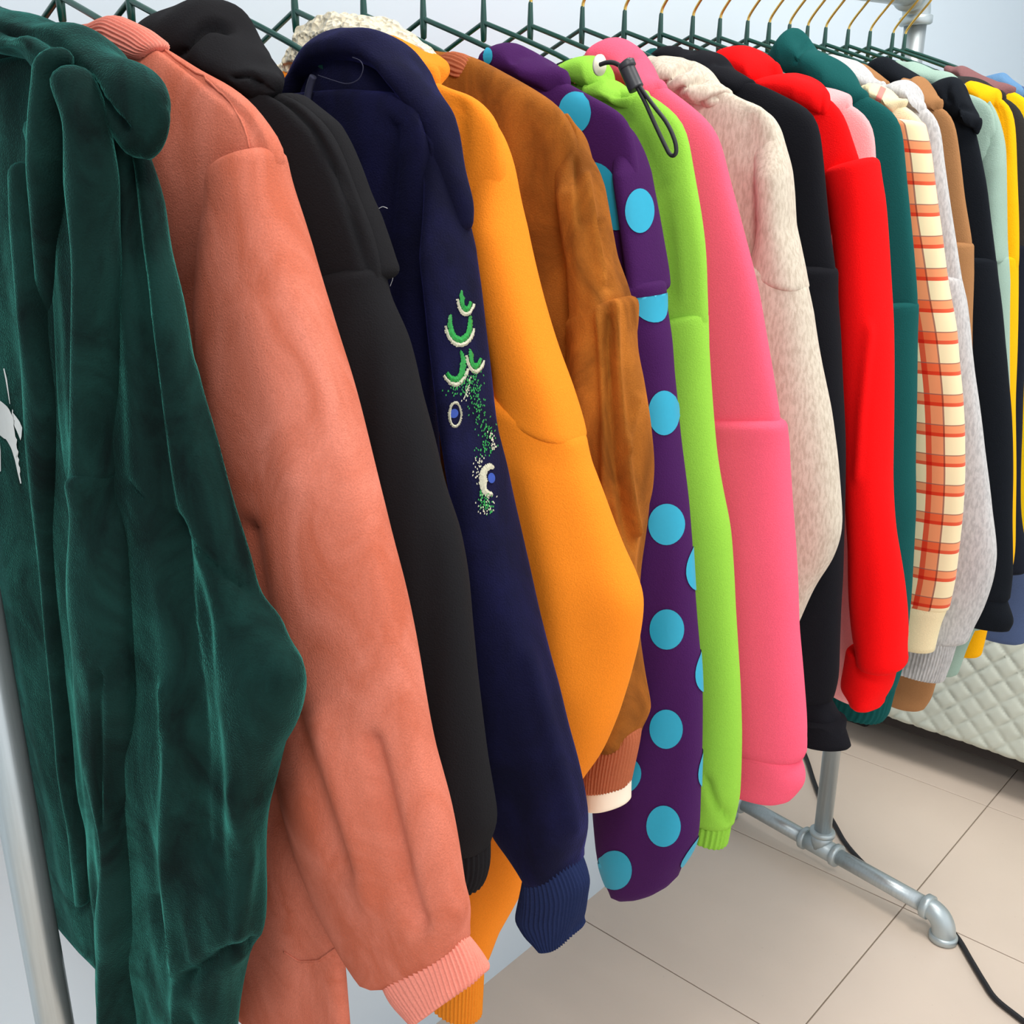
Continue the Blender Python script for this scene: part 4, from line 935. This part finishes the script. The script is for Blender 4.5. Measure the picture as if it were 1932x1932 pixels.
# 17 ---- camel jacket
Y = 1.426
M_camel = fabric('camel_fleece', (158, 112, 72), 'fleece')
g = thing('camel_jacket', 'camel brown jacket with turned collar', 'jacket', Y)
body(g, Y, [(1768, 198), (1787, 207), (1799, 223), (1805, 246), (1812, 298), (1820, 375), (1834, 455), (1836, 480)], .80, M_camel, bs=.021, btop=.012, seed=181, amp=.001)
put_pair('sleeve', [(1838, 466, .08), (1837, 529, .085), (1832, 607, .09), (1832, 720, .10), (1830, 850, .10), (1826, 980, .10), (1816, 1100, .095), (1795, 1210, .085), (1778, 1270, .08)], M_camel, g, dict(Y=Y, b=[(0, .0235), (.5, .025), (1, .022)], n=50, M=44, seed=183, amp=.0015, ends=(('round', .006), ('round', .01))))
put_pair('cuff', [(1772, 1270, .07), (1762, 1300, .072), (1757, 1320, .07), (1746, 1334, .062)], M_camel, g, dict(Y=Y, b=.02, n=12, M=48, amp=.001, ends=(('round', .003), ('round', .01))))
hood(g, [(1612, 128, 1616, 142), (1630, 126, 1635, 155), (1655, 140, 1657, 172), (1676, 157, 1675, 180)], Y, M_camel, b=.016, name='collar', left=False)
hood(g, [(1712, 152, 1720, 172), (1730, 142, 1736, 192), (1741, 149, 1746, 202), (1754, 168, 1756, 210), (1776, 193, 1770, 212)], Y, M_camel, b=.021, name='collar')

# 18 ---- black hoodie after the camel jacket
Y = 1.477
M_black3 = fabric('ink_black_fleece', (17, 21, 27), 'fleece')
g = thing('ink_black_hoodie', 'blue black hoodie with bulky hood between the camel jacket and the sage sweatshirt', 'hoodie', Y)
body(g, Y, [(1806, 190), (1830, 215), (1841, 254), (1851, 298), (1862, 349), (1869, 410), (1880, 491), (1886, 540)], .80, M_black3, bs=.021, btop=.012, seed=191, amp=.001)
put_pair('sleeve', [(1881, 495, .085), (1893, 594, .095), (1903, 685, .10), (1908, 775, .105), (1911, 900, .11), (1910, 983, .11), (1912, 1093, .11), (1906, 1130, .105)], M_black3, g, dict(Y=Y, b=[(0, .023), (.5, .025), (1, .023)], n=60, M=44, seed=193, amp=.0015, ends=(('round', .006), ('round', .01))))
put_pair('cuff', [(1898, 1126, .085), (1906, 1150, .09), (1915, 1176, .10), (1905, 1190, .098)], M_black3, g, dict(Y=Y, b=.022, n=12, M=48, amp=.001, ends=(('round', .003), ('open', .02))))
hood(g, [(1636, 125, 1645, 152), (1657, 111, 1668, 165), (1678, 107, 1690, 175), (1704, 124, 1712, 185), (1743, 153, 1748, 200), (1768, 172, 1770, 205)], Y, M_black3, b=.022, left=False)
hood(g, [(1752, 162, 1758, 190), (1776, 149, 1780, 212), (1800, 145, 1800, 228), (1815, 158, 1814, 238), (1831, 186, 1827, 246), (1845, 210, 1836, 248), (1850, 228, 1842, 247)], Y - .004, M_black3, b=.024, name='hood_edge', left=False, folds=[([(1790, 165), (1785, 178), (1792, 190)], 5, -.006), ([(1800, 225), (1815, 200), (1840, 205)], 5, -.004)])

# 19 ---- sage sweatshirt
Y = 1.530
M_sage = fabric('sage_fleece', (148, 172, 158), 'fleece')
g = thing('sage_sweatshirt', 'pale sage green sweatshirt before the golden yellow hoodie', 'sweatshirt', Y)
body(g, Y, [(1812, 172), (1831, 179), (1856, 186), (1872, 199), (1877, 220), (1882, 285), (1886, 340)], .82, M_sage, bs=.02, btop=.012, seed=201, amp=.001, folds=[([(1876, 260), (1864, 330), (1856, 400)], 5, -.005)])
panel(g, [(1870, 200, 1862, 206), (1877, 225, 1870, 235), (1882, 285, 1868, 292), (1887, 362, 1858, 366), (1897, 453, 1850, 456), (1902, 488, 1848, 490)], Y, M_sage, b=[(0, .003), (.3, .012), (.6, .02), (1, .024)], seed=202, amp=.001, tuck=.5)
put_pair('sleeve', [(1904, 490, .08), (1904, 581, .09), (1906, 685, .09), (1908, 820, .10), (1904, 960, .10), (1890, 1080, .095), (1862, 1180, .085)], M_sage, g, dict(Y=Y, b=[(0, .025), (1, .026)], n=50, M=40, seed=203, amp=.0015, ends=(('round', .006), ('round', .01))))
put_pair('cuff', [(1840, 1190, .07), (1826, 1220, .07), (1815, 1250, .068), (1808, 1270, .066)], M_sage, g, dict(Y=Y, b=.021, n=12, M=48, amp=.001, ends=(('round', .003), ('round', .008))))
hood(g, [(1701, 120, 1706, 136), (1720, 116, 1726, 155), (1758, 130, 1761, 172), (1794, 139, 1795, 185), (1818, 160, 1816, 188)], Y, M_sage, b=.024, left=False)

# 20 ---- golden yellow hoodie
Y = 1.600
M_gold = fabric('golden_yellow_fleece', (255, 174, 10), 'fleece')
g = thing('golden_hoodie', 'golden yellow hoodie near the far end of the rack', 'hoodie', Y)
body(g, Y, [(1868, 176), (1895, 186), (1911, 207), (1915, 246), (1917, 336), (1920, 410), (1921, 480), (1920, 520)], .74, M_gold, bs=.027, btop=.013, seed=211, amp=.001, folds=[([(1880, 195), (1892, 225), (1895, 300)], 4, -.005)])
put_pair('sleeve', [(1922, 490, .09), (1921, 600, .095), (1920, 690, .10), (1917, 762, .10), (1917, 900, .10), (1914, 1050, .095), (1890, 1150, .08)], M_gold, g, dict(Y=Y, b=[(0, .028), (1, .028)], n=50, M=40, seed=213, amp=.0015, ends=(('round', .006), ('round', .01))))
put_pair('cuff', [(1870, 1160, .06), (1862, 1195, .06), (1857, 1215, .058), (1852, 1234, .055)], M_gold, g, dict(Y=Y, b=.02, n=12, M=48, amp=.001, ends=(('round', .003), ('round', .008))))
hood(g, [(1818, 163, 1822, 182), (1836, 151, 1842, 192), (1851, 160, 1854, 198), (1866, 170, 1866, 200), (1881, 180, 1877, 200)], Y, M_gold, b=.026)

# 21 ---- charcoal hoodie
Y = 1.672
M_char = fabric('charcoal_fleece', (44, 42, 40), 'fleece')
g = thing('charcoal_hoodie', 'charcoal hoodie behind the golden yellow one', 'hoodie', Y)
body(g, Y, [(1878, 176), (1913, 192), (1928, 207), (1938, 240), (1941, 336), (1941, 480)], .84, M_char, bs=.028, btop=.013, seed=221, amp=.001)
put_pair('sleeve', [(1942, 470, .08), (1938, 600, .09), (1933, 740, .10), (1927, 860, .10), (1929, 983, .10), (1935, 1030, .10), (1938, 1075, .095)], fabric('navy_black_fleece', (20, 24, 34), 'fleece'), g, dict(Y=Y, b=.028, n=50, M=40, seed=223, amp=.0015, ends=(('round', .006), ('round', .01))))
hood(g, [(1768, 134, 1774, 152), (1800, 140, 1804, 168), (1836, 148, 1838, 185), (1858, 156, 1860, 192), (1891, 180, 1886, 198)], Y, M_char, b=.026, left=False)

# 22 ---- mustard jacket with maroon collar
Y = 1.738
M_must = fabric('mustard_fleece', (232, 188, 14), 'fleece')
M_maroon = fabric('maroon_rib', (128, 88, 88), 'fleece')
g = thing('mustard_jacket', 'mustard yellow jacket with dusty maroon ribbed collar', 'jacket', Y)
body(g, Y, [(1900, 168), (1911, 171), (1932, 181), (1950, 200), (1957, 235), (1960, 336), (1962, 480)], .84, M_must, bs=.022, btop=.013, seed=231, amp=.001)
put_pair('sleeve', [(1962, 470, .09), (1962, 600, .095), (1960, 760, .10), (1958, 900, .10), (1955, 1020, .095)], M_must, g, dict(Y=Y, b=.022, n=40, M=36, seed=233, amp=.0015))
hood(g, [(1793, 129, 1797, 144), (1815, 122, 1824, 165), (1846, 141, 1848, 178), (1880, 156, 1880, 186), (1911, 168, 1900, 184)], Y, M_maroon, b=.024, name='collar', left=False, label='dusty maroon collar')

# 23 ---- denim blue hoodie at the far end
Y = 1.788
M_den = fabric('denim_blue_fleece', (94, 132, 168), 'fleece')
M_slate = fabric('slate_blue_rib', (78, 94, 130), 'fleece')
g = thing('denim_hoodie', 'denim blue hoodie last on the far end of the rack', 'hoodie', Y)
body(g, Y, [(1915, 155), (1932, 160), (1955, 180), (1968, 215), (1974, 300), (1980, 500)], .78, M_slate, bs=.016, btop=.012, seed=241, amp=.001)
put_pair('sleeve', [(1978, 300, .09), (1984, 500, .10), (1986, 760, .105), (1984, 950, .105), (1975, 1100, .10), (1950, 1180, .09), (1935, 1210, .085)], M_slate, g, dict(Y=Y, b=.018, n=40, M=36, seed=243, amp=.0015))
hood(g, [(1858, 147, 1862, 168), (1877, 141, 1882, 178), (1893, 136, 1900, 182), (1906, 145, 1912, 186), (1932, 160, 1932, 194), (1946, 173, 1942, 196)], Y, M_den, b=.015)

# ------------------------------------------------------------------ power cable on the floor
pts = [(1500, 1380), (1522, 1432), (1536, 1475), (1552, 1515), (1575, 1556), (1596, 1592), (1630, 1630), (1668, 1660), (1710, 1695), (1762, 1722), (1804, 1766), (1832, 1812), (1856, 1852), (1880, 1886), (1932, 1928), (1990, 1980), (2090, 2090), (2240, 2180), (2420, 2230)]
P = smooth_path([on(2, .0055, *p) for p in pts], 120)
v, f = tube_data(P, .0048, 10)
tag(mesh_obj('power_cable', v, f, plain('black_rubber', (26, 26, 30), .55)), 'black power cable snaking across the floor past the rack foot', 'cable')
